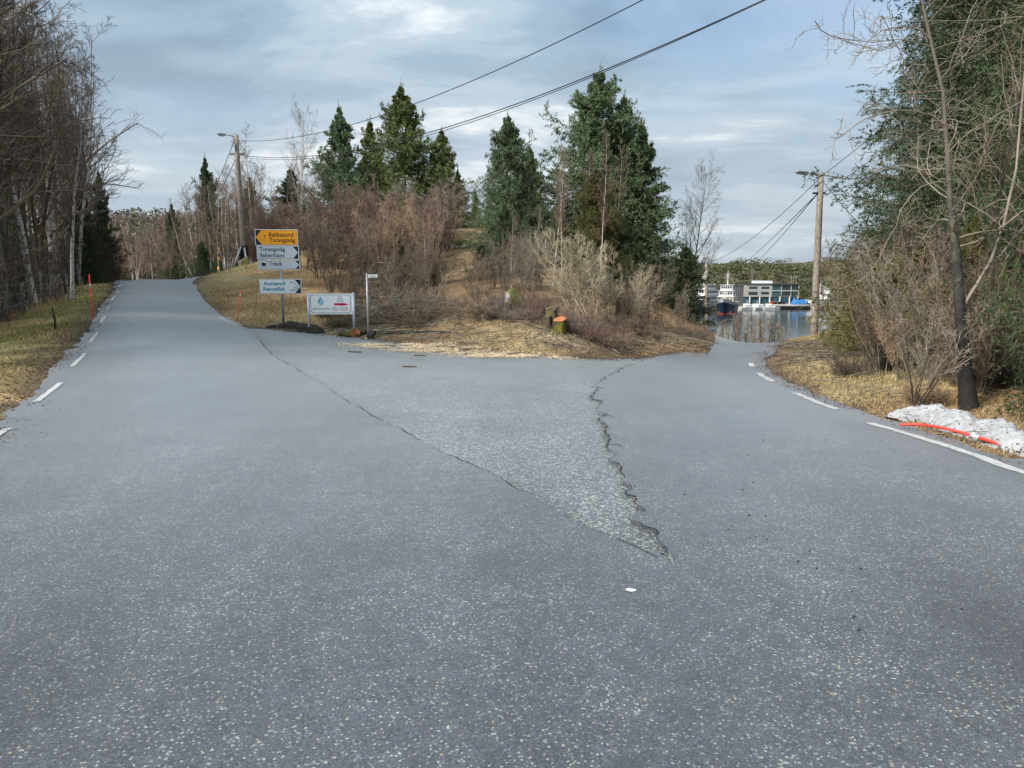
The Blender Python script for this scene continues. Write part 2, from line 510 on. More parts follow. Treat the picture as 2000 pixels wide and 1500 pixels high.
def attr_mat(name, attr, rough=0.9, noise_scale=3.0, var=0.3, bump=0.0, spec=0.2, fine=30.0):
    m, nt, b = newmat(name)
    N = nt.nodes.new; L = nt.links.new
    a = N("ShaderNodeAttribute"); a.attribute_name = attr
    geo = N("ShaderNodeNewGeometry")
    n = N("ShaderNodeTexNoise"); n.inputs["Scale"].default_value = noise_scale; n.inputs["Detail"].default_value = 7; n.inputs["Roughness"].default_value = 0.65
    L(geo.outputs["Position"], n.inputs["Vector"])
    n2 = N("ShaderNodeTexNoise"); n2.inputs["Scale"].default_value = fine; n2.inputs["Detail"].default_value = 5
    L(geo.outputs["Position"], n2.inputs["Vector"])
    r = N("ShaderNodeMapRange"); r.inputs["From Min"].default_value = 0.3; r.inputs["From Max"].default_value = 0.7
    r.inputs["To Min"].default_value = 1 - var; r.inputs["To Max"].default_value = 1 + var
    L(n.outputs["Fac"], r.inputs["Value"])
    r2 = N("ShaderNodeMapRange"); r2.inputs["From Min"].default_value = 0.3; r2.inputs["From Max"].default_value = 0.7
    r2.inputs["To Min"].default_value = 1 - var * 1.3; r2.inputs["To Max"].default_value = 1 + var * 1.3
    L(n2.outputs["Fac"], r2.inputs["Value"])
    mu = N("ShaderNodeMath"); mu.operation = 'MULTIPLY'; L(r.outputs[0], mu.inputs[0]); L(r2.outputs[0], mu.inputs[1])
    v = N("ShaderNodeVectorMath"); v.operation = 'SCALE'
    L(a.outputs["Color"], v.inputs[0]); L(mu.outputs[0], v.inputs["Scale"])
    L(v.outputs[0], b.inputs["Base Color"])
    b.inputs["Roughness"].default_value = rough
    b.inputs["Specular IOR Level"].default_value = spec
    if bump:
        bp = N("ShaderNodeBump"); bp.inputs["Strength"].default_value = 0.8; bp.inputs["Distance"].default_value = bump
        L(n2.outputs["Fac"], bp.inputs["Height"]); L(bp.outputs[0], b.inputs["Normal"])
    return m
M['ground'] = attr_mat("soil_and_turf", "tone", 0.95, 1.6, 0.28, 0.03)
M['blades'] = attr_mat("grass_blades", "tone", 0.8, 0.9, 0.18, 0, 0.2)

def bark(name, c1, c2, scale, band=False, rough=0.85, moss=None):
    m, nt, b = newmat(name)
    N = nt.nodes.new; L = nt.links.new
    tc = N("ShaderNodeTexCoord")
    mp = N("ShaderNodeMapping")
    mp.inputs["Scale"].default_value = (scale, scale, scale * (3.0 if band else 0.22))
    L(tc.outputs["Object"], mp.inputs["Vector"])
    n = N("ShaderNodeTexNoise"); n.inputs["Scale"].default_value = 1.0; n.inputs["Detail"].default_value = 5; n.inputs["Roughness"].default_value = 0.62
    L(mp.outputs[0], n.inputs["Vector"])
    c = ramp_node(nt, n.outputs["Fac"], [(0.36, c1), (0.50 if band else 0.64, c2)])
    if moss:
        sp = N("ShaderNodeTexNoise"); sp.inputs["Scale"].default_value = 2.2; sp.inputs["Detail"].default_value = 4
        L(tc.outputs["Object"], sp.inputs["Vector"])
        mx = N("ShaderNodeMix"); mx.data_type = 'RGBA'
        f = ramp_node(nt, sp.outputs["Fac"], [(0.5, (0, 0, 0)), (0.6, (1, 1, 1))])
        L(f, mx.inputs["Factor"]); L(c, mx.inputs[6]); mx.inputs[7].default_value = (*moss, 1)
        c = mx.outputs[2]
    L(c, b.inputs["Base Color"])
    b.inputs["Roughness"].default_value = rough
    b.inputs["Specular IOR Level"].default_value = 0.25
    bp = N("ShaderNodeBump"); bp.inputs["Strength"].default_value = 0.6; bp.inputs["Distance"].default_value = 0.015
    L(n.outputs["Fac"], bp.inputs["Height"]); L(bp.outputs[0], b.inputs["Normal"])
    return m
M['birch'] = bark("birch_bark", (0.05, 0.042, 0.038), (0.50, 0.46, 0.42), 6.0, True)
M['dark_bark'] = bark("dark_bark", (0.035, 0.030, 0.026), (0.125, 0.108, 0.09), 14.0, moss=(0.075, 0.085, 0.02))
M['black_bark'] = bark("black_bark", (0.012, 0.011, 0.010), (0.06, 0.052, 0.045), 16.0)
M['pale_bark'] = bark("pale_bark", (0.13, 0.115, 0.085), (0.36, 0.33, 0.26), 11.0)
M['spruce_bark'] = bark("spruce_bark", (0.05, 0.035, 0.025), (0.15, 0.11, 0.085), 16.0)

def twig(name, col, var=0.35):
    m, nt, b = newmat(name)
    N = nt.nodes.new; L = nt.links.new
    oi = N("ShaderNodeObjectInfo")
    tc = N("ShaderNodeTexCoord")
    n = N("ShaderNodeTexNoise"); n.inputs["Scale"].default_value = 1.4; n.inputs["Detail"].default_value = 4
    L(tc.outputs["Object"], n.inputs["Vector"])
    ad = N("ShaderNodeMath"); ad.operation = 'ADD'; L(oi.outputs["Random"], ad.inputs[0]); L(n.outputs["Fac"], ad.inputs[1])
    r = N("ShaderNodeMapRange"); r.inputs["From Min"].default_value = 0.3; r.inputs["From Max"].default_value = 1.7
    r.inputs["To Min"].default_value = 1 - var; r.inputs["To Max"].default_value = 1 + var
    L(ad.outputs[0], r.inputs["Value"])
    v = N("ShaderNodeVectorMath"); v.operation = 'SCALE'; v.inputs[0].default_value = col
    L(r.outputs[0], v.inputs["Scale"]); L(v.outputs[0], b.inputs["Base Color"])
    b.inputs["Roughness"].default_value = 0.75; b.inputs["Specular IOR Level"].default_value = 0.25
    return m
M['tw_purple'] = twig("twigs_purple_brown", (0.185, 0.15, 0.128))
M['tw_brown'] = twig("twigs_brown", (0.195, 0.145, 0.1))
M['tw_dark'] = twig("twigs_dark", (0.075, 0.062, 0.05))
M['tw_red'] = twig("twigs_reddish", (0.19, 0.125, 0.098))
M['tw_pale'] = twig("twigs_pale", (0.36, 0.31, 0.22))
M['tw_straw'] = twig("twigs_straw", (0.31, 0.225, 0.15))
M['tw_grey'] = twig("twigs_grey", (0.23, 0.195, 0.15))

def needle(name, c_lo, c_hi, nscale=1.7):
    m, nt, b = newmat(name)
    N = nt.nodes.new; L = nt.links.new
    tc = N("ShaderNodeTexCoord"); oi = N("ShaderNodeObjectInfo")
    n = N("ShaderNodeTexNoise"); n.inputs["Scale"].default_value = nscale; n.inputs["Detail"].default_value = 6; n.inputs["Roughness"].default_value = 0.7
    L(tc.outputs["Object"], n.inputs["Vector"])
    c = ramp_node(nt, n.outputs["Fac"], [(0.33, c_lo), (0.68, c_hi)])
    r = N("ShaderNodeMapRange"); r.inputs["To Min"].default_value = 0.8; r.inputs["To Max"].default_value = 1.2
    L(oi.outputs["Random"], r.inputs["Value"])
    v = N("ShaderNodeVectorMath"); v.operation = 'SCALE'; L(c, v.inputs[0]); L(r.outputs[0], v.inputs["Scale"])
    L(v.outputs[0], b.inputs["Base Color"])
    b.inputs["Roughness"].default_value = 0.55; b.inputs["Specular IOR Level"].default_value = 0.35
    return m
M['needle_blue'] = needle("needles_bluegreen", (0.062, 0.098, 0.046), (0.18, 0.245, 0.115))
M['needle_green'] = needle("needles_green", (0.075, 0.108, 0.032), (0.215, 0.25, 0.078))
M['needle_dark'] = needle("needles_dark", (0.026, 0.048, 0.02), (0.088, 0.125, 0.05))
M['needle_olive'] = needle("needles_olive", (0.075, 0.078, 0.024), (0.18, 0.165, 0.052))
M['needle_brown'] = needle("needles_dead_brown", (0.040, 0.022, 0.014), (0.11, 0.058, 0.034))

M['galv'] = plain("galvanised_steel", (0.42, 0.44, 0.46), 0.45, 0.55, 0.1, 10)
def paint_mat():
    m, nt, b = newmat("worn_road_paint")
    N = nt.nodes.new; L = nt.links.new
    geo = N("ShaderNodeNewGeometry")
    n = N("ShaderNodeTexNoise"); n.inputs["Scale"].default_value = 26; n.inputs["Detail"].default_value = 8; n.inputs["Roughness"].default_value = 0.75
    L(geo.outputs["Position"], n.inputs["Vector"])
    n2 = N("ShaderNodeTexNoise"); n2.inputs["Scale"].default_value = 2.5; n2.inputs["Detail"].default_value = 3
    L(geo.outputs["Position"], n2.inputs["Vector"])
    ad = N("ShaderNodeMath"); ad.operation = 'MULTIPLY_ADD'; ad.inputs[1].default_value = 0.45; L(n2.outputs["Fac"], ad.inputs[0]); L(n.outputs["Fac"], ad.inputs[2])
    c = ramp_node(nt, ad.outputs[0], [(0.52, (0.16, 0.165, 0.17)), (0.62, (0.36, 0.36, 0.35)), (0.74, (0.43, 0.43, 0.42)), (0.9, (0.50, 0.50, 0.49))])
    L(c, b.inputs["Base Color"]); b.inputs["Roughness"].default_value = 0.7
    return m
M['white_paint'] = paint_mat()
M['wood_pole'] = bark("weathered_pole_wood", (0.17, 0.145, 0.12), (0.34, 0.295, 0.245), 22.0)
M['post_wood'] = bark("old_fence_post", (0.06, 0.055, 0.045), (0.17, 0.155, 0.13), 25.0)
M['wire'] = plain("cable_black", (0.02, 0.02, 0.024), 0.6)
M['red'] = plain("red_plastic", (0.72, 0.045, 0.03), 0.45, 0, 0.1, 6)
M['orange_red'] = plain("orange_plastic", (0.75, 0.12, 0.03), 0.45, 0, 0.1, 6)
M['reflect'] = plain("reflective_white", (0.72, 0.72, 0.72), 0.4)
M['sign_yellow'] = plain("sign_yellow", (0.86, 0.36, 0.008), 0.45, 0, 0.04, 3)
M['sign_white'] = plain("sign_white", (0.52, 0.58, 0.62), 0.65, 0, 0.04, 3)
M['sign_bright'] = plain("sign_bright_white", (0.72, 0.76, 0.77), 0.65, 0, 0.04, 3)
M['sign_black'] = plain("sign_black", (0.012, 0.012, 0.014), 0.45)
M['teal'] = plain("teal_print", (0.03, 0.26, 0.36), 0.5)
M['logo_blue'] = plain("blue_print", (0.10, 0.30, 0.47), 0.5)
M['logo_light'] = plain("light_blue_print", (0.33, 0.52, 0.64), 0.5)
M['print_grey'] = plain("grey_print", (0.13, 0.15, 0.17), 0.5)
M['print_red'] = plain("red_print", (0.62, 0.012, 0.07), 0.5)
M['soil'] = plain("dark_soil", (0.022, 0.017, 0.014), 0.95, 0, 0.5, 9, 0.02)
M['sawdust'] = plain("sawdust", (0.56, 0.42, 0.23), 0.95, 0, 0.25, 14, 0.004)
M['cut_wood'] = plain("fresh_cut_wood", (0.42, 0.15, 0.06), 0.8, 0, 0.25, 12)
M['cut_pale'] = plain("pale_cut_wood", (0.62, 0.42, 0.24), 0.8, 0, 0.25, 12)

def boulder_mat():
    m, nt, b = newmat("mossy_rock")
    N = nt.nodes.new; L = nt.links.new
    tc = N("ShaderNodeTexCoord")
    n = N("ShaderNodeTexNoise"); n.inputs["Scale"].default_value = 5; n.inputs["Detail"].default_value = 8; n.inputs["Roughness"].default_value = 0.65
    L(tc.outputs["Object"], n.inputs["Vector"])
    rock = ramp_node(nt, n.outputs["Fac"], [(0.32, (0.14, 0.13, 0.12)), (0.48, (0.34, 0.33, 0.31)), (0.66, (0.52, 0.51, 0.49))])
    n2 = N("ShaderNodeTexNoise"); n2.inputs["Scale"].default_value = 1.5; n2.inputs["Detail"].default_value = 5
    L(tc.outputs["Object"], n2.inputs["Vector"])
    geo = N("ShaderNodeNewGeometry"); sp = N("ShaderNodeSeparateXYZ"); L(geo.outputs["Normal"], sp.inputs[0])
    ad = N("ShaderNodeMath"); ad.operation = 'MULTIPLY_ADD'; ad.inputs[1].default_value = 0.28
    L(sp.outputs["Z"], ad.inputs[0]); L(n2.outputs["Fac"], ad.inputs[2])
    f = ramp_node(nt, ad.outputs[0], [(0.55, (0, 0, 0)), (0.62, (1, 1, 1))])
    moss = ramp_node(nt, n.outputs["Fac"], [(0.3, (0.04, 0.045, 0.008)), (0.7, (0.16, 0.15, 0.025))])
    mx = N("ShaderNodeMix"); mx.data_type = 'RGBA'; L(f, mx.inputs["Factor"]); L(rock, mx.inputs[6]); L(moss, mx.inputs[7])
    L(mx.outputs[2], b.inputs["Base Color"]); b.inputs["Roughness"].default_value = 0.9
    bp = N("ShaderNodeBump"); bp.inputs["Distance"].default_value = 0.05; L(n.outputs["Fac"], bp.inputs["Height"]); L(bp.outputs[0], b.inputs["Normal"])
    return m
M['rock'] = boulder_mat()

def snow_mat():
    m, nt, b = newmat("old_snow")
    N = nt.nodes.new; L = nt.links.new
    tc = N("ShaderNodeTexCoord")
    n = N("ShaderNodeTexNoise"); n.inputs["Scale"].default_value = 6; n.inputs["Detail"].default_value = 8; n.inputs["Roughness"].default_value = 0.7
    L(tc.outputs["Object"], n.inputs["Vector"])
    c = ramp_node(nt, n.outputs["Fac"], [(0.27, (0.10, 0.085, 0.07)), (0.36, (0.28, 0.26, 0.24)), (0.47, (0.33, 0.335, 0.34)), (0.7, (0.48, 0.49, 0.51))])
    n2 = N("ShaderNodeTexVoronoi"); n2.inputs["Scale"].default_value = 45
    L(tc.outputs["Object"], n2.inputs["Vector"])
    s2 = N("ShaderNodeSeparateColor"); L(n2.outputs["Color"], s2.inputs[0])
    d = ramp_node(nt, s2.outputs[0], [(0.90, (1, 1, 1)), (0.96, (0.35, 0.32, 0.28))])
    mx = N("ShaderNodeMix"); mx.data_type = 'RGBA'; mx.blend_type = 'MULTIPLY'; mx.inputs["Factor"].default_value = 1
    L(c, mx.inputs[6]); L(d, mx.inputs[7]); L(mx.outputs[2], b.inputs["Base Color"])
    b.inputs["Roughness"].default_value = 0.7
    bp = N("ShaderNodeBump"); bp.inputs["Distance"].default_value = 0.03; L(n.outputs["Fac"], bp.inputs["Height"]); L(bp.outputs[0], b.inputs["Normal"])
    return m
M['snow'] = snow_mat()

def water_mat():
    m, nt, b = newmat("fjord_water")
    N = nt.nodes.new; L = nt.links.new
    b.inputs["Base Color"].default_value = (0.018, 0.026, 0.028, 1)
    b.inputs["Roughness"].default_value = 0.12
    b.inputs["IOR"].default_value = 1.33
    geo = N("ShaderNodeNewGeometry"); mp = N("ShaderNodeMapping"); mp.inputs["Scale"].default_value = (0.25, 0.9, 1)
    L(geo.outputs["Position"], mp.inputs["Vector"])
    n = N("ShaderNodeTexNoise"); n.inputs["Scale"].default_value = 0.5; n.inputs["Detail"].default_value = 4
    L(mp.outputs[0], n.inputs["Vector"])
    bp = N("ShaderNodeBump"); bp.inputs["Strength"].default_value = 0.35; bp.inputs["Distance"].default_value = 0.05
    L(n.outputs["Fac"], bp.inputs["Height"]); L(bp.outputs[0], b.inputs["Normal"])
    return m
M['water'] = water_mat()

# ------------------------------------------------------------------ roads
def resample(pts, n, closed=False):
    pts = np.asarray(pts, float)
    # smooth curve through the points, by centripetal-like chord length and Catmull-Rom
    P = np.vstack([2 * pts[0] - pts[1], pts, 2 * pts[-1] - pts[-2]])
    out = []
    for i in range(1, len(P) - 2):
        t = np.linspace(0, 1, 24, endpoint=False)[:, None]
        a, b, c, d = P[i - 1], P[i], P[i + 1], P[i + 2]
        out.append(0.5 * (2 * b + (c - a) * t + (2 * a - 5 * b + 4 * c - d) * t ** 2 + (3 * b - a - 3 * c + d) * t ** 3))
    out.append(pts[-1:])
    Q = np.vstack(out)
    s = np.concatenate([[0], np.cumsum(np.linalg.norm(np.diff(Q, axis=0), axis=1))])
    u = np.linspace(0, s[-1], n)
    return np.stack([np.interp(u, s, Q[:, k]) for k in range(Q.shape[1])], 1)

def polyres(pts, n):
    pts = np.asarray(pts, float)
    s = np.concatenate([[0], np.cumsum(np.linalg.norm(np.diff(pts, axis=0), axis=1))])
    u = np.linspace(0, s[-1], n)
    return np.stack([np.interp(u, s, pts[:, k]) for k in range(2)], 1)

def gp(lst):
    return [ground_at(a, b) for (a, b) in lst]

def normals2(P):
    T = np.gradient(P, axis=0)
    T /= np.linalg.norm(T, axis=1, keepdims=True) + 1e-9
    return np.stack([-T[:, 1], T[:, 0]], 1)

# edges in plan, from beyond the crests towards the viewer
main_left = [(-27.5, 70), (-22.0, 50), (-20.0, 42.0)] + gp([(229, 549), (225, 558.5), (210, 584), (187.5, 619), (157, 667), (121, 703), (89, 743), (40, 792), (0, 830)]) + [(-4.75, 6.0), (-4.4, 4.5), (-4.3, 3), (-4.4, 0), (-4.8, -6), (-5.4, -16)]
main_right = [(-23.3, 70), (-17.9, 50), (-16.1, 42.0)] + gp([(378, 549), (384, 560), (398, 585), (430, 615), (474, 638), (500, 660), (522, 686), (560, 713), (600, 736), (650, 768), (700, 800), (760, 832), (850, 880), (960, 930), (1050, 985), (1130, 1026), (1230, 1070), (1320, 1114), (1400, 1160), (1480, 1205), (1600, 1275), (1800, 1380), (2000, 1480)]) + [(2.5, 1.95), (3.8, 1.3), (5.6, 0), (6.5, -3), (7, -9), (7.5, -16)]
side_left = [(13.6, 50), (11.8, 43)] + gp([(1390, 677), (1330, 689), (1275, 700), (1245, 710), (1205, 726), (1178, 744), (1164, 758), (1166, 790), (1178, 830), (1196, 880), (1206, 915), (1225, 960), (1246, 1012), (1280, 1052), (1308, 1088), (1322, 1110)]) + [(0.70, 3.5), (0.72, 2.6), (0.9, 1.4), (1.4, -1), (2.0, -4), (3.5, -16)]
side_right = [(18.5, 50), (15.6, 43)] + gp([(1504, 679), (1496, 690), (1482, 703), (1480, 716), (1498, 735), (1545, 760), (1610, 787), (1680, 812), (1755, 838), (1850, 872), (1950, 906)]) + [(4.75, 6.0), (5.1, 4.5), (5.6, 2.5), (6.3, 0), (7.4, -5), (9, -16)]
ML = resample(main_left, 900); MR = resample(main_right, 900)
SL = resample(side_left, 1100); SR = resample(side_right, 800)
SR = SR + normals2(SR) * 0.18
def jag(P, amp, fr, seed):
    s = np.concatenate([[0], np.cumsum(np.linalg.norm(np.diff(P, axis=0), axis=1))])
    return P + normals2(P) * (amp * 2 * fbm(s * fr, s * 0 + 0.5, seed, 4))[:, None]
ML_e = jag(ML, 0.16, 2.2, 3); MR_e = jag(MR, 0.06, 4.0, 5)
SL_e = jag(SL, 0.13, 5.0, 9); SR_e = jag(SR, 0.16, 2.4, 11)

def ruled(name, A, B, cross, z, mat, skirt=0.14, n=None):
    """paved sheet between two edge lines with a broken edge face on either side"""
    n = n or max(len(A), len(B))
    A = polyres(A, n) if len(A) != n else A
    B = polyres(B, n) if len(B) != n else B
    t = np.linspace(0, 1, cross)[None, :, None]
    XY = A[:, None, :] * (1 - t) + B[:, None, :] * t
    Z = H(XY[..., 0], XY[..., 1]) + z
    V = np.concatenate([XY, Z[..., None]], 2)
    lo0 = V[:, :1].copy(); lo0[..., 2] -= skirt
    lo1 = V[:, -1:].copy(); lo1[..., 2] -= skirt
    V = np.concatenate([lo0, V, lo1], 1)
    c = cross + 2
    i = np.arange(n - 1)[:, None] * c; j = np.arange(c - 1)[None, :]
    Fq = np.stack([i + j, i + j + c, i + j + c + 1, i + j + 1], -1).reshape(-1, 4)
    me = mesh_from(name, V.reshape(-1, 3), [Fq], [mat])
    return me

def match(A, B, n):
    """pair each point of A with a point of B so that rungs stay square: monotone nearest by forward distance"""
    return polyres(A, n), polyres(B, n)

# main road: rungs paired piecewise so that they do not fold
def pair_pieces(A, B, cuts, ns):
    """cuts: list of (point on A, point on B); returns equally counted polylines"""
    def idx(P, q):
        return int(np.argmin(((P - np.asarray(q)) ** 2).sum(1)))
    oa = []; ob = []
    ia = ib = 0
    for (qa, qb), n in zip(cuts, ns):
        ja = idx(A, qa); jb = idx(B, qb)
        ja = max(ja, ia + 1); jb = max(jb, ib + 1)
        oa.append(polyres(A[ia:ja + 1], n)[:-1]); ob.append(polyres(B[ib:jb + 1], n)[:-1])
        ia, ib = ja, jb
    oa.append(polyres(A[ia:], 120)); ob.append(polyres(B[ib:], 120))
    return np.vstack(oa), np.vstack(ob)
g = ground_at
A, B = pair_pieces(ML_e, MR_e, [(g(229, 549), g(378, 549)), (g(187.5, 619), g(430, 615)), (g(121, 703), g(522, 686)), (g(0, 830), g(760, 832)), ((-4.4, 4.5), g(1230, 1070))], [120, 120, 140, 160, 220])
road = link("road", ruled("road", A, B, 26, 0.024, M['road']))
tag(road, "grey asphalt road climbing to a crest between the wood and the knoll", "road", kind="structure")
A, B = pair_pieces(SL_e, SR_e, [(g(1390, 677), g(1504, 679)), (g(1245, 710), g(1480, 716)), (g(1164, 758), g(1545, 760)), (g(1206, 915), g(1755, 838)), (g(1322, 1110), (4.75, 6.0))], [90, 160, 160, 320, 320])
side = link("side_road", ruled("side_road", A, B, 22, 0.020, M['side']))
tag(side, "darker asphalt side road dropping away towards the water", "road", kind="structure")

# the old wedge between the two roads lies a little lower
knoll_edge = gp([(474, 638), (500, 641), (540, 644), (600, 650), (660, 655), (720, 661), (800, 673), (900, 683), (1000, 691), (1100, 698), (1200, 702), (1262, 699), (1330, 688)])
KE = resample(knoll_edge, 400)
KE_e = jag(KE, 0.14, 1.2, 17)
iA = int(np.argmin(((MR - g(474, 638)) ** 2).sum(1))); iB = int(np.argmin(((MR - g(1400, 1160)) ** 2).sum(1)))
WA = MR[iA:iB] + normals2(MR[iA:iB]) * -0.0
nW = normals2(MR)[iA:iB]
inw = np.sign(((np.array([-8, 10]) - MR[iA]) * nW[0]).sum())
WA = MR[iA:iB] + nW * inw * 0.25
jA = int(np.argmin(((SL - g(1330, 689)) ** 2).sum(1))); jB = int(np.argmin(((SL - g(1322, 1110)) ** 2).sum(1)))
nS = normals2(SL)[jA:jB]
ins = np.sign(((np.array([5, 10]) - SL[(jA + jB) // 2]) * nS[len(nS) // 2]).sum())
WB = np.vstack([KE_e[:-1], SL[jA:jB] + nS * ins * 0.35, MR[iB - 1:iB] + 0.1])
A, B = pair_pieces(WA, WB, [(g(600, 736), g(900, 683)), (g(760, 832), g(1262, 699)), (g(960, 930), g(1178, 800))], [160, 160, 160])
wedge = link("junction_pavement", ruled("junction_pavement", A, B, 40, -0.004, M['patch']))
tag(wedge, "coarse worn grey green asphalt wedge between the two roads", "pavement", kind="structure")

# tarry dirt and crack shade painted dark where the overlays end, parts of the pavement
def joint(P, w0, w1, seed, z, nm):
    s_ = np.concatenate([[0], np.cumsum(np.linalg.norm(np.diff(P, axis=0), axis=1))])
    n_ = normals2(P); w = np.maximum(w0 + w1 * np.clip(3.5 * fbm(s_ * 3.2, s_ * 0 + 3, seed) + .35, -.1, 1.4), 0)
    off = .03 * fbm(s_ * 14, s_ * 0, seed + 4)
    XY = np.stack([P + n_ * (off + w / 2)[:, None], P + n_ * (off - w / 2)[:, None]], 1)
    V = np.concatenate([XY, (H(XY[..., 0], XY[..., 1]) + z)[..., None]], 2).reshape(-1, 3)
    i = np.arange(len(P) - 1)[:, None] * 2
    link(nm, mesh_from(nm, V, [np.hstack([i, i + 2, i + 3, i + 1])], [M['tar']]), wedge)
M['tar'] = plain("tar_dirt_and_shade", (0.018, 0.018, 0.020), 0.9, 0, .4, 30)
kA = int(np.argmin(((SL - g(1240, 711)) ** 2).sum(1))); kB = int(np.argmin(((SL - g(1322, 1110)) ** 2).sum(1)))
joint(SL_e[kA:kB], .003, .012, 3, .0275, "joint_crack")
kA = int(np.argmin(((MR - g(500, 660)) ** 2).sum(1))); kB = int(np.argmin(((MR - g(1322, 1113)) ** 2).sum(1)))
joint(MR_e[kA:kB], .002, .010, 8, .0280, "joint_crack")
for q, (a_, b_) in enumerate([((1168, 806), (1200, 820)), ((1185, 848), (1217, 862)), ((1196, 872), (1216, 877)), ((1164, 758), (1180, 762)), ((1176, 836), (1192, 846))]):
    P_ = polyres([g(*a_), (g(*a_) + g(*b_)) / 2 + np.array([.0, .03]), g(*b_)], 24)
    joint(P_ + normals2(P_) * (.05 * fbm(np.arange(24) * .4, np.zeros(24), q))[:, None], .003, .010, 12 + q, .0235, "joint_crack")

# painted lines, parts of their roads
def line_mesh(name, P, width, z, seed, worn=0.02):
    n = normals2(P)
    s = np.arange(len(P)) * 0.3
    wl = width / 2 + worn * 2 * fbm(s, s * 0, seed, 3); wr = width / 2 + worn * 2 * fbm(s, s * 0 + 9, seed + 1, 3)
    L_ = P + n * wl[:, None]; R_ = P - n * wr[:, None]
    XY = np.stack([L_, P, R_], 1)
    Z = H(XY[..., 0], XY[..., 1]) + z
    V = np.concatenate([XY, Z[..., None]], 2).reshape(-1, 3)
    i = np.arange(len(P) - 1)[:, None] * 3; j = np.arange(2)[None]
    Fq = np.stack([i + j, i + j + 3, i + j + 4, i + j + 1], -1).reshape(-1, 4)
    return mesh_from(name, V, [Fq], [M['white_paint']])
dash_px = [((-32, 872), (17, 842)), ((70, 789), (119, 751)), ((141, 719), (167, 693)), ((177, 670), (192.5, 650)), ((196.5, 633), (206, 619)), ((208.5, 607), (215.5, 597)), ((218, 588.5), (224, 580.5)),
           ((226.5, 574.5), (232, 567.5)), ((232.7, 562.5), (237, 556.5)), ((236, 553.8), (239.5, 550.5)), ((239, 548.8), (244, 546.5))]
for k, (a, b_) in enumerate(dash_px):
    P = polyres([ground_at(*a, y0=4), ground_at(*b_, y0=4)], 24)
    link("edge_line_dash", line_mesh("edge_line_dash", P, 0.075, 0.031, 20 + k, 0.012), road)
P = resample(gp([(440, 622), (455, 630), (470, 636.5), (487, 641)]) , 40)
link("edge_line", line_mesh("edge_line", P + np.array([-.12, -.1]), 0.07, 0.031, 51, 0.015), road)
P = resample([(5.35, 1.5), (4.85, 3.5), (4.42, 5.0)] + gp([(1990, 925), (1900, 892), (1800, 860), (1698, 830)]), 160)
link("edge_line", line_mesh("edge_line", P, 0.115, 0.025, 40, 0.02), side)
for k, (a, m_, b_) in enumerate([((1635, 803), (1594, 788), (1553, 771)), ((1510, 748), (1495, 740), (1482, 731)), ((1471, 718), (1468, 715), (1466, 711))]):
    P = resample(gp([a, m_, b_]), 40)
    link("edge_line_dash", line_mesh("edge_line_dash", P, 0.11, 0.025, 44 + k), side)

# ------------------------------------------------------------------ ground sheet
def inside(poly, x, y):
    c = np.zeros(x.shape, bool)
    n = len(poly)
    j = n - 1
    for i in range(n):
        xi, yi = poly[i]; xj, yj = poly[j]
        if yi != yj:
            c ^= ((yi > y) != (yj > y)) & (x < (xj - xi) * (y - yi) / (yj - yi) + xi)
        j = i
    return c
poly_main = np.vstack([polyres(ML, 120), polyres(MR, 160)[::-1]])
poly_side = np.vstack([polyres(SL, 160), polyres(SR, 120)[::-1]])
poly_wedge = np.vstack([polyres(WA, 100), polyres(WB, 140)[::-1]])
EDGES = np.vstack([polyres(ML, 500), polyres(KE, 200), polyres(SR, 400), polyres(MR[:iA + 1], 160), polyres(SL[:jA + 1], 160)])
def paved(x, y):
    return inside(poly_main, x, y) | inside(poly_side, x, y) | inside(poly_wedge, x, y)
def edge_dist(x, y):
    xf = x.ravel(); yf = y.ravel()
    d = np.full(xf.shape, 1e9)
    near = (np.abs(xf) < 40) & (yf > -20) & (yf < 75)
    xn = xf[near]; yn = yf[near]; dn = np.full(xn.shape, 1e9)
    for (a, b) in EDGES[::2]:
        dn = np.minimum(dn, (xn - a) ** 2 + (yn - b) ** 2)
    d[near] = dn
    return np.sqrt(d).reshape(x.shape)

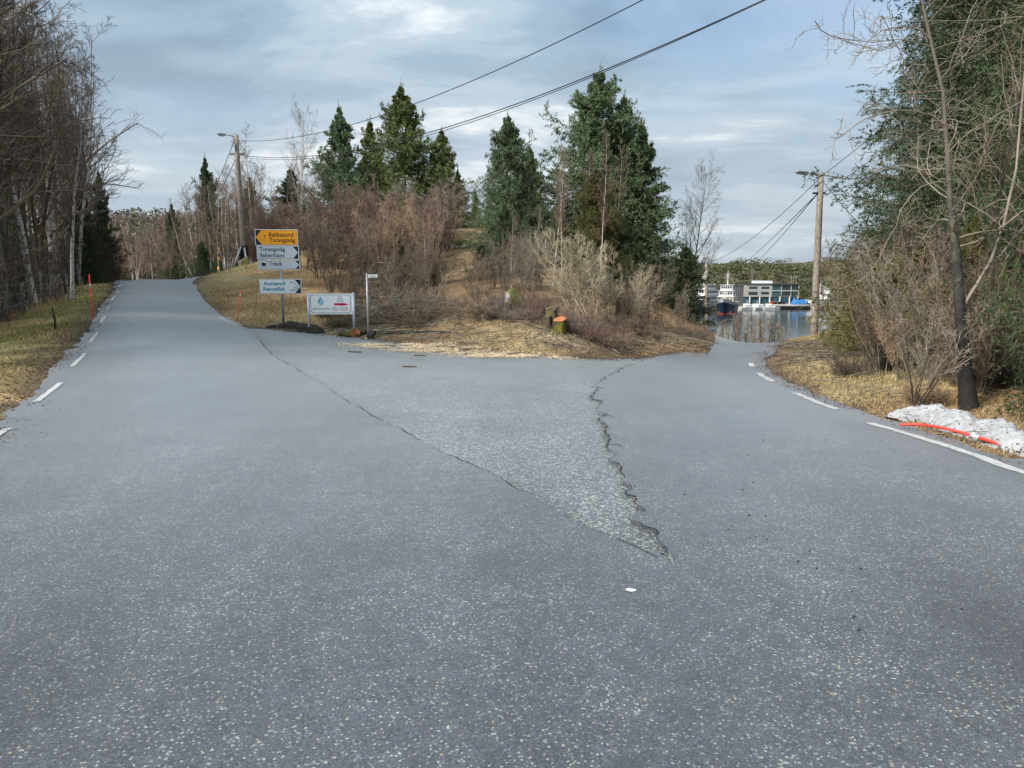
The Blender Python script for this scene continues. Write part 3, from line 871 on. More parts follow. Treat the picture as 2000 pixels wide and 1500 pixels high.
def ground_tone(x, y, ed):
    """the ground's own colour: turf, straw, leaf litter, bare soil"""
    n1 = fbm(x * .9, y * .9, 31) * 2; n2 = fbm(x * .35, y * .35, 37) * 2
    straw = np.array([0.345, 0.270, 0.135]); green = np.array([0.225, 0.225, 0.072]); litter = np.array([0.150, 0.098, 0.062]); soil = np.array([0.055, 0.038, 0.030]); copper = np.array([0.285, 0.165, 0.078])
    o_ = np.argsort(ML[:, 1]); xl = np.interp(y, ML[o_, 1], ML[o_, 0])
    left = ss(.3, -.2, x - xl) * ss(44, 36, y) * ss(-3, 0, y)
    fence = -13 - .43 * (y - 19)
    verge = left * ss(-0.3, 0.6, x - fence)
    c = np.zeros(x.shape + (3,)) + straw
    kn = ss(.25, .5, .5 + n2)[..., None]
    c = c * (1 - kn * .55) + copper * kn * .55
    deep = ss(2.5, 7.0, ed)[..., None] * ss(-12, -6, x)[..., None]
    c = c * (1 - .6 * deep) + litter * .6 * deep
    ft = (ss(-6, -3, x) * ss(9.5, 7.5, x) * ss(30, 22, y) * ss(12, 15, y) * ss(-.25, .35, n1 + .5 * n2))[..., None]
    c = c * (1 - .75 * ft) + (litter * .9 + soil * .3) * .75 * ft
    gg = (verge * ss(-.6, .3, n1))[..., None]
    c = c * (1 - gg) + (green * .75 + straw * .25) * gg
    wood = (ss(0.5, -0.4, x - fence) * ss(-2, -8, x) * ss(60, 50, y))[..., None]
    c = c * (1 - wood) + litter * .7 * wood
    far = ss(60, 90, y)[..., None]
    c = c * (1 - far) + np.array([0.10, 0.085, 0.05]) * far
    wl = 0.65 + 0.9 * ss(-6, -9, x) * ss(24, 12, y)
    e = ss(1, 0, ed / (wl * (1 + n1)) )[..., None]
    c = c * (1 - .9 * e) + (soil * .6 + litter * .4) * .9 * e
    return c

def grid_axis(c, a, lo, hi, n):
    u = np.linspace(math.asinh((lo - c) / a), math.asinh((hi - c) / a), n)
    return c + a * np.sinh(u)
gx = grid_axis(0, 13, -900, 1100, 310); gy = grid_axis(18, 13, -120, 1500, 310)
GX, GY = np.meshgrid(gx, gy, indexing='ij')
GZ = H(GX, GY)
PV = paved(GX, GY)
ED = edge_dist(GX, GY)
rough = (fbm(GX * .8, GY * .8, 61) * .16 + fbm(GX * 2.3, GY * 2.3, 67) * .06) * ss(0.1, 1.6, ED)
GZ = GZ + np.where(PV, -0.14 * ss(0.0, 0.3, ED) - 0.02, rough - 0.012 * (ED < .25))
nx, ny = GX.shape
i = np.arange(nx - 1)[:, None] * ny; j = np.arange(ny - 1)[None]
Fq = np.stack([i + j, i + j + ny, i + j + ny + 1, i + j + 1], -1).reshape(-1, 4)
me = mesh_from("ground", np.stack([GX, GY, GZ], -1).reshape(-1, 3), [Fq], [M['ground']], True)
tone = ground_tone(GX, GY, ED).reshape(-1, 3)
at = me.color_attributes.new("tone", 'FLOAT_COLOR', 'POINT')
at.data.foreach_set("color", np.hstack([np.clip(tone, 0.01, 1), np.ones((len(tone), 1))]).astype(np.float32).ravel())
ground = link("ground", me)
tag(ground, "turf, leaf litter and wood floor rising from the road edges", "ground", kind="structure")

me = mesh_from("water", [(-300, 66, WATER), (1400, 66, WATER), (1400, 480, WATER), (-300, 480, WATER)], [[(0, 1, 2, 3)]], [M['water']])
tag(link("water", me), "still grey harbour water below the road", "water", kind="structure")

# ------------------------------------------------------------------ grass, litter
def scatter_blades(name, XY, hmin, hmax, width, colors, label, lean=0.9, seed=1, zoff=0.0):
    r = np.random.default_rng(seed)
    n = len(XY)
    z = H(XY[:, 0], XY[:, 1]) + zoff
    az = r.uniform(0, 2 * math.pi, n); ln = r.uniform(0.25, lean, n); h = r.uniform(hmin, hmax, n)
    d = np.stack([np.cos(az), np.sin(az)], 1); p = np.stack([-np.sin(az), np.cos(az)], 1)
    w = width * r.uniform(.6, 1.3, n)
    base = np.column_stack([XY, z - 0.02])
    mid = base.copy(); mid[:, :2] += d * (h * ln * .45)[:, None]; mid[:, 2] += h * .62
    tip = base.copy(); tip[:, :2] += d * (h * ln * 1.25)[:, None]; tip[:, 2] += h * np.clip(1.05 - .55 * ln, .2, 1)
    pw = np.column_stack([p * w[:, None] / 2, np.zeros(n)])
    V = np.stack([base - pw, base + pw, mid + pw * .8, mid - pw * .8, tip], 1)
    o = np.arange(n)[:, None] * 5
    quads = np.hstack([o, o + 1, o + 2, o + 3]); tris = np.hstack([o + 3, o + 2, o + 4])
    me = mesh_from(name, V.reshape(-1, 3), [quads, tris], [M['blades']])
    c = colors
    c = np.repeat(np.clip(c, 0.005, 1)[:, None, :], 5, 1).reshape(-1, 3)
    at = me.color_attributes.new("tone", 'FLOAT_COLOR', 'POINT')
    at.data.foreach_set("color", np.hstack([c, np.ones((len(c), 1))]).astype(np.float32).ravel())
    o = link(name, me)
    tag(o, label, "grass", kind="stuff")
    return o

def cand(n, x0, x1, y0, y1, dens, seed):
    r = np.random.default_rng(seed)
    X = r.uniform(x0, x1, n); Y = r.uniform(y0, y1, n)
    keep = ~paved(X, Y)
    X, Y = X[keep], Y[keep]
    ed = edge_dist(X, Y)
    k = r.uniform(0, 1, len(X)) < dens(X, Y, ed)
    return X[k], Y[k], ed[k], r

def colorize(X, Y, ed, r, bright=1.25):
    c = ground_tone(X, Y, ed + .35) * bright
    return c * r.uniform(.65, 1.35, (len(X), 1)) * (1 + r.uniform(-.08, .08, (len(X), 3)))

fenceX = lambda y: -13 - .43 * (y - 19)
X, Y, ed, r = cand(170000, -22, -4, 6, 40, lambda x, y, e: ss(.1, .9, e + .7 * fbm(x * .9, y * .9, 31)) * ss(-1.6, .2, x - fenceX(y)) * np.clip(22 / y, .4, 1), 3)
scatter_blades("verge_grass", np.column_stack([X, Y]), .035, .13, .009, colorize(X, Y, ed, r, 1.1), "short yellow green winter grass on the verge below the wood", seed=4)
X, Y, ed, r = cand(16000, -22, -9, 9, 36, lambda x, y, e: ss(.7, 0, np.abs(x - fenceX(y) - .4)) * ss(.0, .25, fbm(x * .6, y * .6, 77) + .1), 5)
scatter_blades("tall_straw_grass", np.column_stack([X, Y]), .18, .5, .012, np.array([[.36, .27, .14]]) * r.uniform(.6, 1.3, (len(X), 1)), "tall pale straw grass along the fence posts", lean=.8, seed=6)
X, Y, ed, r = cand(195000, -17, 10.5, 15, 46, lambda x, y, e: ss(.05, .6, e) * (.35 + .65 * ss(-.2, .2, fbm(x * .7, y * .7, 41))) * np.clip(20 / y, .3, 1), 7)
scatter_blades("knoll_grass", np.column_stack([X, Y]), .04, .17, .011, colorize(X, Y, ed, r, 1.0), "matted straw coloured grass and dead bracken on the knoll", lean=1.0, seed=8)
X, Y, ed, r = cand(160000, 3, 15, 5, 36, lambda x, y, e: ss(.02, .5, e) * ss(4.2, .8, e) * np.clip(16 / y, .3, 1), 9)
c = colorize(X, Y, ed, r, 1.0)
scatter_blades("bank_grass", np.column_stack([X, Y]), .04, .13, .0095, c, "tan winter grass on the bank beside the side road", lean=1.0, seed=10)

def scatter_leaves(name, XY, size, cols, label, seed):
    r = np.random.default_rng(seed)
    n = len(XY)
    z = H(XY[:, 0], XY[:, 1]) + r.uniform(.005, .03, n)
    a = r.uniform(0, 6.28, n); s = size * r.uniform(.5, 1.3, n)
    t1 = r.uniform(-.5, .5, n); t2 = r.uniform(-.5, .5, n)
    ex = np.stack([np.cos(a), np.sin(a), t1], 1) * s[:, None]; ey = np.stack([-np.sin(a), np.cos(a), t2], 1) * s[:, None] * .55
    c0 = np.column_stack([XY, z])
    V = np.stack([c0 - ex, c0 - ey + ex * .1, c0 + ex, c0 + ey], 1)
    q = np.arange(n)[:, None] * 4 + np.arange(4)[None]
    me = mesh_from(name, V.reshape(-1, 3), [q], [M['blades']])
    c = np.repeat(cols[:, None], 4, 1).reshape(-1, 3)
    at = me.color_attributes.new("tone", 'FLOAT_COLOR', 'POINT')
    at.data.foreach_set("color", np.hstack([c, np.ones((len(c), 1))]).astype(np.float32).ravel())
    return tag(link(name, me), label, "leaf litter", kind="stuff")
X, Y, ed, r = cand(90000, -22, -4, 6, 38, lambda x, y, e: ss(2.2, .1, e) * (.25 + .75 * ss(20, 10, y)), 13)
scatter_leaves("leaf_litter", np.column_stack([X, Y]), .028, np.array([[.085, .048, .038]]) * r.uniform(.4, 1.7, (len(X), 1)), "brown leaf litter along the left road edge", 14)
X, Y, ed, r = cand(90000, -8, 10, 15, 30, lambda x, y, e: ss(.0, .4, e) * .5, 15)
scatter_leaves("dead_leaves", np.column_stack([X, Y]), .022, np.array([[.15, .10, .065]]) * r.uniform(.4, 1.6, (len(X), 1)), "dead leaves and wood chips strewn over the knoll foot", 16)
X, Y, ed, r = cand(60000, 3, 16, 4, 30, lambda x, y, e: ss(.0, .3, e) * .6, 19)
scatter_leaves("fallen_leaves", np.column_stack([X, Y]), .024, np.array([[.12, .078, .05]]) * r.uniform(.4, 1.7, (len(X), 1)), "fallen leaves under the bushes beside the side road", 20)

r = np.random.default_rng(21)
def edge_pts(P, n, w, y0, y1):
    Q = P[(P[:, 1] > y0) & (P[:, 1] < y1)]
    Q = Q[r.integers(0, len(Q), n)]
    Q = Q + normals2(P).mean() * 0 + r.normal(0, w, Q.shape)
    k = fbm(Q[:, 0] * 1.3, Q[:, 1] * 1.3, 93) + r.normal(0, .1, len(Q)) > -.02
    return Q[k]
XY = np.vstack([edge_pts(ML, 9000, .16, 6, 34), edge_pts(SR, 7000, .14, 4, 30), edge_pts(KE, 7000, .18, 12, 24)])
scatter_leaves("edge_litter", XY + np.array([0, 0]), .018, np.array([[.10, .062, .042]]) * r.uniform(.4, 1.8, (len(XY), 1)), "brown leaf bits blown along the asphalt edges", 22).location.z = .012
def ground_twigs(name, n, x0, x1, y0, y1, label, mat, seed):
    X, Y, ed, r_ = cand(n, x0, x1, y0, y1, lambda x, y, e: ss(.1, .5, e) * ss(7, 2, e), seed)
    m = len(X); a = r_.uniform(0, 6.28, m); L_ = r_.uniform(.15, .8, m)
    t = np.linspace(-.5, .5, 5)
    bend = r_.normal(0, .12, (m, 1)) * (t[None] ** 2)
    PX = X[:, None] + np.cos(a)[:, None] * L_[:, None] * t[None] - np.sin(a)[:, None] * bend
    PY = Y[:, None] + np.sin(a)[:, None] * L_[:, None] * t[None] + np.cos(a)[:, None] * bend
    PZ = H(PX, PY) + .05 + r_.uniform(0, .1, (m, 1)) * (t[None] + .5)
    R_ = np.linspace(1, .4, 5)[None] * r_.uniform(.003, .011, (m, 1))
    tag(link(name, tubes_mesh(name, [(np.stack([PX, PY, PZ], -1)[:, ::2], R_[:, ::2], 3, 0)], [mat])), label, "twigs", kind="stuff")
ground_twigs("scattered_twigs", 4500, -5, 9.5, 15, 26, "broken twigs scattered over the knoll foot", M['tw_grey'], 41)
ground_twigs("scattered_dark_twigs", 4000, -5, 9.5, 15, 26, "dark broken twigs scattered over the knoll foot", M['tw_dark'], 42)
ground_twigs("bank_twigs", 1400, 4, 12, 7, 24, "broken twigs scattered over the right bank", M['tw_grey'], 43)

# loose dark crumbs on the side road
r = np.random.default_rng(23)
def pebbles(name, pts, smin, smax, mat, label, zoff=.022):
    oct_ = np.array([(1, 0, 0), (-1, 0, 0), (0, 1, 0), (0, -1, 0), (0, 0, 1), (0, 0, -1)], float)
    fo = np.array([(0, 2, 4), (2, 1, 4), (1, 3, 4), (3, 0, 4), (2, 0, 5), (1, 2, 5), (3, 1, 5), (0, 3, 5)])
    pts = np.asarray(pts, float); n = len(pts)
    s = r.uniform(0, 1, n) ** 2 * (smax - smin) + smin
    z = H(pts[:, 0], pts[:, 1]) + zoff + s * .3
    V = oct_[None] * r.uniform(.6, 1.3, (n, 6, 3)) * s[:, None, None] * np.array([1, 1, .7]) + np.column_stack([pts, z])[:, None]
    Fa = fo[None] + (np.arange(n) * 6)[:, None, None]
    return tag(link(name, mesh_from(name, V.reshape(-1, 3), [Fa.reshape(-1, 3)], [mat])), label, "gravel", kind="stuff")
M['grit'] = plain("road_edge_grit", (0.13, 0.115, 0.10), .9, 0, .6, 60)
E_ = np.vstack([polyres(ML[(ML[:, 1] < 37) & (ML[:, 1] > 5)], 2600), polyres(SR[(SR[:, 1] < 33) & (SR[:, 1] > 4)], 2200), polyres(KE, 1600)])
pebbles("edge_gravel", E_ + r.normal(0, .13, E_.shape), .005, .022, M['grit'], "loose grit and gravel along the crumbling road edges", .008)
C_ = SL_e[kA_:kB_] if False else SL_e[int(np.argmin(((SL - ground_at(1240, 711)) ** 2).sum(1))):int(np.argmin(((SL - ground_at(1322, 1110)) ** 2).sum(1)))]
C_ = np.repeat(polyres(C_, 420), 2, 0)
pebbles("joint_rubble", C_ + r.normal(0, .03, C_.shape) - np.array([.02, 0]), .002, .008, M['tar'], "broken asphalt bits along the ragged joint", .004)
pts = [ground_at(1480 + a * 190 - b * 60, 1000 + a * 190 + b * 120) for a, b in zip(r.normal(0.3, .45, 90), r.normal(0, .35, 90))]
pts += [ground_at(a, b) for a, b in zip(r.uniform(1230, 1500, 40), r.uniform(900, 1080, 40))] + [ground_at(a, b) for a, b in zip(r.uniform(1650, 1900, 25), r.uniform(1150, 1320, 25))]
pts += [ground_at(a, b) for a, b in [(608, 1212), (735, 928), (592, 906), (1110, 1114), (1366, 1274), (1450, 1160), (1480, 1180)]]
pebbles("asphalt_crumbs", pts[::2], .003, .009, M['sign_black'], "loose black asphalt crumbs on the side road")
p = ground_at(1233, 1162)
mb = MB(); ang = np.linspace(0, 2 * math.pi, 11)[:-1]
mb.add([(p[0] + .026 * math.cos(a) * r.uniform(.7, 1.2), p[1] + .022 * math.sin(a) * r.uniform(.6, 1.2), .0300) for a in ang] + [(p[0], p[1], .034)], [[k, (k + 1) % 10, 10] for k in range(10)])
tag(link("paper_scrap", mb.mesh("paper_scrap", [M['reflect']])), "small white scrap lying on the asphalt", "litter")

# ------------------------------------------------------------------ bare trees and shrubs
def unit(v):
    return v / (np.linalg.norm(v, axis=-1, keepdims=True) + 1e-9)

def walk(r, start, d, length, n, wander, trop):
    """start (m,3) d (m,3) length (m,) -> (m,n,3)"""
    m = len(start)
    P = np.empty((m, n, 3)); P[:, 0] = start
    step = (length / (n - 1))[:, None]
    d = unit(d)
    for k in range(1, n):
        d = unit(d + r.normal(0, wander, (m, 3)) + np.array([0, 0, trop]))
        P[:, k] = P[:, k - 1] + d * step
    return P

def spawn(r, P, R, k, t0, t1, ang, lenf, n, wander, trop, rf, taper=.35, minlen=.12, tip=.55, flat=0.0):
    m, n0, _ = P.shape
    t = (np.arange(k)[None] + r.uniform(0, 1, (m, k))) / k * (t1 - t0) + t0
    f = t * (n0 - 1); i0 = np.clip(f.astype(int), 0, n0 - 2); fr = (f - i0)[..., None]
    ii = np.arange(m)[:, None]
    pos = P[ii, i0] * (1 - fr) + P[ii, i0 + 1] * fr
    tan = unit(P[ii, i0 + 1] - P[ii, i0])
    rad = R[ii, i0] * (1 - fr[..., 0]) + R[ii, i0 + 1] * fr[..., 0]
    plen = np.linalg.norm(np.diff(P, axis=1), axis=2).sum(1)
    L_ = np.maximum(lenf * plen[:, None] * (1 - tip * t) * r.uniform(.65, 1.3, (m, k)), minlen)
    rnd = r.normal(0, 1, (m, k, 3)); rnd[..., 2] *= (1 - flat)
    perp = unit(rnd - (rnd * tan).sum(-1, keepdims=True) * tan)
    a = np.radians(r.uniform(ang[0], ang[1], (m, k)))[..., None]
    d = tan * np.cos(a) + perp * np.sin(a)
    C = walk(r, pos.reshape(-1, 3), d.reshape(-1, 3), L_.ravel(), n, wander, trop)
    r0 = (rad * rf).reshape(-1, 1)
    return C, r0 * np.linspace(1, taper, n)[None]

def bare_tree(name, seed, Hh=10.0, r0=.10, stems=1, spread=.1, n1=26, start=.28, ang=(30, 60), len1=.30, up=.10, n2=8, n3=10, w1=.12, w2=.16, trop2=.03, trop3=-.02, tip1=.7, rmin=.0045, lean=.04, len2=.45, len3=.5, stemvar=.2):
    r = np.random.default_rng(seed)
    az = r.uniform(0, 6.28, stems); sp = spread * r.uniform(.4, 1.2, stems) if stems > 1 else np.array([lean])
    d = np.stack([np.cos(az) * sp, np.sin(az) * sp, np.ones(stems)], 1)
    st = np.stack([np.cos(az) * r0 * stems * .5, np.sin(az) * r0 * stems * .5, np.full(stems, -.25)], 1) * (1 if stems > 1 else np.array([0, 0, 1]))
    hl = Hh * (1 - stemvar * r.uniform(0, 1, stems)) if stems > 1 else np.array([Hh])
    P0 = walk(r, st, d, hl + .25, 14, .035 + .02 * (stems > 1), .02)
    R0 = r0 * (np.linspace(1, .12, 14) ** .9)[None] * (r.uniform(.6, 1.0, (stems, 1)) if stems > 1 else 1)
    R0[:, 0] *= 1.35
    P1, R1 = spawn(r, P0, R0, n1, start, .99, ang, len1, 8, w1, up, .5, .3, .3, tip1)
    P2, R2 = spawn(r, P1, R1, n2, .2, 1, (25, 60), len2, 6, w2, trop2, .55, .4, .2)
    P3, R3 = spawn(r, P2, R2, n3, .15, 1, (20, 55), len3, 4, w2, trop3, .6, .5, .14)
    R1 = np.maximum(R1, rmin * 1.6); R2 = np.maximum(R2, rmin * 1.2); R3 = np.maximum(R3, rmin)
    trunk = tubes_mesh(name + "_trunk", [(P0, np.maximum(R0, .008), 7, 0)], [None])
    crown = tubes_mesh(name + "_crown", [(P1, R1, 5, 0), (P2, R2, 3, 1), (P3, R3, 3, 1)], [None, None])
    return trunk, crown, Hh

def place_tree(proto, kind, label, cat, px, Y, top=None, h=None, tm=None, lm=None, cm=None, group=None, x=None, rz=None, tilt=0.0, wide=1.0, sink=0.0, tiltdir=None):
    """a tree whose foot stands on the ground in the column px at distance Y; its top reaches the row `top`"""
    trunk, crown, Hh = proto
    if x is None:
        x = pix(px, 560, Y)[0]
    z = Hs(x, Y)
    if h is None:
        h = pix(px, top, Y)[2] - z
    s = h / Hh
    rz = random.uniform(0, 6.28) if rz is None else rz
    root = empty(kind, (x, Y, z - sink), label, cat, group, rz, (s * wide, s * wide, s))
    if tilt:
        root.rotation_euler = (tilt * math.sin(tiltdir or 0), tilt * math.cos(tiltdir or 0), rz)
    for nm, me, mats in (("trunk", trunk, [tm]), ("crown", crown, [lm, cm])):
        if me is None: continue
        o = link(nm, me, root)
        for k, mt in enumerate(mats[:len(o.material_slots)]):
            o.material_slots[k].link = 'OBJECT'
            o.material_slots[k].material = mt
    return root

BT = [bare_tree("birch_a", 11, 11, .10, n1=30, len1=.27, ang=(28, 52), up=.10, trop3=-.05),
      bare_tree("birch_b", 12, 11, .09, n1=34, len1=.25, ang=(35, 65), up=.07, start=.32, trop3=-.08),
      bare_tree("birch_c", 13, 11, .085, n1=26, len1=.34, ang=(25, 48), up=.09, start=.22, n2=9),
      bare_tree("alder_d", 14, 10, .13, n1=24, len1=.40, ang=(40, 80), up=.09, start=.16, w1=.2, w2=.22, n2=9, n3=7),
      bare_tree("twin_e", 15, 10, .085, stems=3, spread=.22, n1=16, len1=.30, ang=(25, 55), start=.25, n2=7, n3=6)]
WIDE = bare_tree("spreading_birch", 16, 10, .09, n1=40, len1=.40, ang=(35, 62), up=.10, start=.18, n2=9, n3=8, trop3=-.05, tip1=.6)
SH = [bare_tree("thicket_a", 21, 3, .024, stems=9, spread=.38, n1=8, len1=.36, start=.18, ang=(18, 48), up=.10, n2=5, n3=3, w1=.15, w2=.2, rmin=.005, stemvar=.5),
      bare_tree("thicket_b", 22, 3, .028, stems=6, spread=.5, n1=8, len1=.44, start=.2, ang=(22, 62), up=.08, n2=5, n3=3, w1=.2, w2=.24, rmin=.005, stemvar=.45),
      bare_tree("thicket_c", 23, 3, .020, stems=13, spread=.24, n1=7, len1=.28, start=.25, ang=(14, 38), up=.12, n2=4, n3=3, rmin=.0045, stemvar=.5)]
PALE = bare_tree("pale_shrub", 24, 4, .026, stems=7, spread=.34, n1=13, len1=.32, start=.22, ang=(20, 50), up=.12, n2=5, n3=2, w1=.15, w2=.18, rmin=.0055, stemvar=.35)
LOWB = bare_tree("low_bramble", 25, 1.2, .012, stems=20, spread=1.3, n1=8, len1=.4, start=.1, ang=(20, 70), up=.02, n2=4, n3=3, w1=.25, w2=.28, rmin=.0035, stemvar=.6)

# ------------------------------------------------------------------ spruces
def spruce(name, seed, Hh=10.0, Rb=2.6, whorls=30, per=6, power=.85, k2=19, k3=5, start=.04, nl=.135, nw=.044, per_n=(9, 6), droop=-.12, sparse=0.0, tipup=.05, rag=.25, flat=.6, el0=-12, el1=44, tr2=-.02):
    r = np.random.default_rng(seed)
    P0 = walk(r, np.array([[0, 0, -.2]]), np.array([[0, 0, 1.0]]), np.array([Hh + .2]), 14, .008, .05)
    R0 = (.011 * Hh * np.linspace(1, .06, 14))[None]
    t = np.repeat(start + (.96 - start) * np.linspace(0, 1, whorls) ** 1.18, per)
    t = np.clip(t + r.normal(0, .35 / whorls, len(t)), start, .975)
    if sparse: t = t[r.uniform(0, 1, len(t)) > sparse]
    m = len(t)
    az = np.arange(m) * 2.39996 + r.normal(0, .35, m)
    L_ = (Rb * (1 - t) ** power + .05) * r.uniform(1 - rag, 1 + rag * .6, m)
    L_ *= np.clip(.6 + 3.0 * t, 0, 1) * np.clip((1 - t) / .22, 0, 1) ** .5 * np.where(r.uniform(0, 1, m) < .22, r.uniform(1.1, 1.3, m), 1)
    f = t * 13; i0 = np.clip(f.astype(int), 0, 12); fr = (f - i0)[:, None]
    pos = P0[0, i0] * (1 - fr) + P0[0, i0 + 1] * fr
    el = np.radians(el0 + el1 * t ** 1.5) + r.normal(0, .12, m)
    d = np.stack([np.cos(az) * np.cos(el), np.sin(az) * np.cos(el), np.sin(el)], 1)
    n = 8
    P1 = np.empty((m, n, 3)); P1[:, 0] = pos
    step = (L_ / (n - 1))[:, None]
    for k in range(1, n):
        d = unit(d + r.normal(0, .05, (m, 3)) + np.array([0, 0, droop * (.35 if k < 4 else -.5) + tipup * (k >= 4)]))
        P1[:, k] = P1[:, k - 1] + d * step
    R1 = np.maximum(.008 * L_[:, None] * np.linspace(1, .3, n)[None], .004)
    P2, R2 = spawn(r, P1, R1, k2, .15, 1, (35, 65), .36, 5, .09, tr2, .6, .4, .10, .55, flat=flat)
    P3, R3 = spawn(r, P2, R2, k3, .25, 1, (30, 55), .42, 3, .10, tr2, .6, .5, .07, .4, flat=flat * .7)
    top = np.stack([P0[0, -3:-1], P0[0, -2:]], 0)
    tris = []
    def needles(P, per_twig, t0):
        mm, nn, _ = P.shape
        s = r.uniform(t0, 1, (mm, per_twig)); ff = s * (nn - 1); a0 = np.clip(ff.astype(int), 0, nn - 2); q = (ff - a0)[..., None]
        ii = np.arange(mm)[:, None]
        p = P[ii, a0] * (1 - q) + P[ii, a0 + 1] * q
        tan = unit(P[ii, a0 + 1] - P[ii, a0])
        rnd = r.normal(0, 1, (mm, per_twig, 3)); rnd[..., 2] += .25
        pe = unit(rnd - (rnd * tan).sum(-1, keepdims=True) * tan)
        a = np.radians(r.uniform(22, 62, (mm, per_twig)))[..., None]
        dd = tan * np.cos(a) + pe * np.sin(a)
        sd = unit(np.cross(dd, r.normal(0, 1, (mm, per_twig, 3))))
        l = nl * r.uniform(.7, 1.3, (mm, per_twig, 1)); w = nw * r.uniform(.7, 1.3, (mm, per_twig, 1))
        V = np.stack([p - sd * w / 2, p + sd * w / 2, p + dd * l], -2)
        tris.append(V.reshape(-1, 3))
    needles(P1, per_n[0] * 2, .35); needles(P2, per_n[0], .05); needles(P3, per_n[1], .0); needles(top, 26, 0)
    lead = P0[0, -1:] + np.zeros((3, 1, 3)); lead[1:, 0] += r.normal(0, .05, (2, 3))
    PL = walk(r, lead[:, 0] - np.array([0, 0, .25]), np.array([[.05, 0, 1], [-.3, .2, 1], [.25, -.3, 1]]), np.array([.75, .5, .45]) * Hh / 10, 4, .05, .05)
    needles(PL, 22, 0); PL_R = np.full((3, 4), .006)
    trunk = tubes_mesh(name + "_trunk", [(P0, R0, 7, 0)], [None])
    Vt, Ft = tube_arrays(P1, R1, 3)
    Vl, Fl = tube_arrays(PL, PL_R, 3); Ft = np.vstack([Ft, Fl + len(Vt)]); Vt = np.vstack([Vt, Vl])
    V3 = np.vstack(tris)
    F3 = np.arange(len(V3)).reshape(-1, 3) + len(Vt)
    crown = mesh_from(name + "_crown", np.vstack([Vt, V3]), [F3, Ft], [None, None], False, np.concatenate([np.zeros(len(F3)), np.ones(len(Ft))]))
    return trunk, crown, Hh
SPR = [spruce("spruce_full", 31, 10, 4.9, 34, 8, .66, k2=20, rag=.45),
       spruce("spruce_slim", 32, 10, 3.1, 32, 7, .85, k2=16, rag=.42),
       spruce("spruce_ragged", 33, 10, 4.4, 32, 7, .85, k2=19, sparse=.06, rag=.50),
       spruce("spruce_cone", 37, 10, 5.0, 34, 7, .90, k2=20, rag=.50)]
SPN = spruce("spruce_near", 34, 14, 4.7, 34, 9, .50, k2=24, k3=4, nl=.085, nw=.028, per_n=(15, 10), tr2=-.14, droop=-.10, rag=.38, start=.03, flat=.85, el0=-10, el1=40)
SPS = spruce("spruce_young", 35, 3, 1.45, 16, 8, .75, k2=11, k3=4, nl=.07, nw=.02, per_n=(12, 7), start=.02, rag=.4)
JUN = spruce("juniper", 36, 2.2, 1.2, 12, 8, .45, k2=9, k3=4, nl=.06, nw=.018, per_n=(12, 7), start=.02, rag=.55, droop=.1)

def sp(proto, label, px, Y, top, mat='needle_blue', wide=1.0, group=None, kind="spruce_tree", h=None, rz=None, sink=0.0, x=None):
    return place_tree(proto, kind, label, "tree" if kind.endswith("tree") else "bush", px, Y, top, h, M['spruce_bark'], M[mat], M['spruce_bark'], group, wide=wide, rz=rz, sink=sink, x=x)

# the spruces on the knoll
sp(SPR[3], "blue green spruce leftmost of the knoll's tall spruces, dense and pointed", 670, 44, 208, 'needle_blue', 0.72)
sp(SPR[1], "slim grey green spruce squeezed between two broader spruces on the knoll", 727, 47, 235, 'needle_green', 0.9)
sp(SPR[3], "tallest yellowish green spruce above the straw coloured bush", 796, 45, 168, 'needle_green', 0.92)
sp(SPR[2], "spreading spruce leaning out beside the grassy gap of the knoll", 862, 45, 255, 'needle_green', 0.95)
sp(SPR[3], "low spruce at the edge of the grassy gap", 897, 46, 330, 'needle_blue', 0.6)
sp(SPR[0], "blue green spruce with a forked top above the mossy boulder", 992, 35, 228, 'needle_blue', 0.66)
sp(SPR[3], "narrow spruce behind the spruce with the forked top", 1030, 38, 285, 'needle_green', 0.8)
sp(SPR[0], "tallest and broadest blue green spruce beside the side road", 1158, 37, 143, 'needle_blue', 0.86)
sp(SPR[2], "ragged spruce growing against the broadest spruce", 1205, 38, 190, 'needle_blue', 0.75)
sp(SPR[1], "thin pointed spruce with gaps, last of the knoll's tall row", 1252, 35, 238, 'needle_blue', 0.95)
sp(SPR[0], "bushy green spruce in front of the broadest spruce", 1165, 31, 330, 'needle_olive', 0.75)
sp(SPR[0], "dark spruce low in the thicket behind the pale shrub", 1225, 31, 420, 'needle_dark', 0.7)
sp(SPR[0], "dark low spruce under the forked spruce", 985, 30, 400, 'needle_dark', 0.65)
sp(SPR[1], "dark spruce filling the hollow above the pale shrub", 1090, 32, 380, 'needle_dark', 0.8)
sp(SPS, "young dark spruce above the bend of the side road", 1337, 31, 486, 'needle_dark', 1.15)
sp(SPR[1], "distant green spruce seen through the grassy gap", 930, 52, 372, 'needle_green', 0.9)
sp(SPR[1], "small spruce beyond the grassy gap", 955, 55, 392, 'needle_blue', 0.9)
for (px, Y, top, m_) in [(783, 31, 468, 'needle_olive'), (690, 33, 480, 'needle_olive'), (940, 29, 480, 'needle_dark'), (845, 29, 520, 'needle_olive'), (650, 38, 430, 'needle_dark'), (575, 46, 330, 'needle_dark')]:
    sp(SPS if top > 400 else SPR[1], "small olive or dark spruce half hidden in the knoll's thicket", px, Y, top, m_, 1.25, "small spruces in the knoll thicket")
sp(SPS, "low gorse like evergreen on the grassy gap", 903, 42, 462, 'needle_olive', 1.3, kind="evergreen_bush")
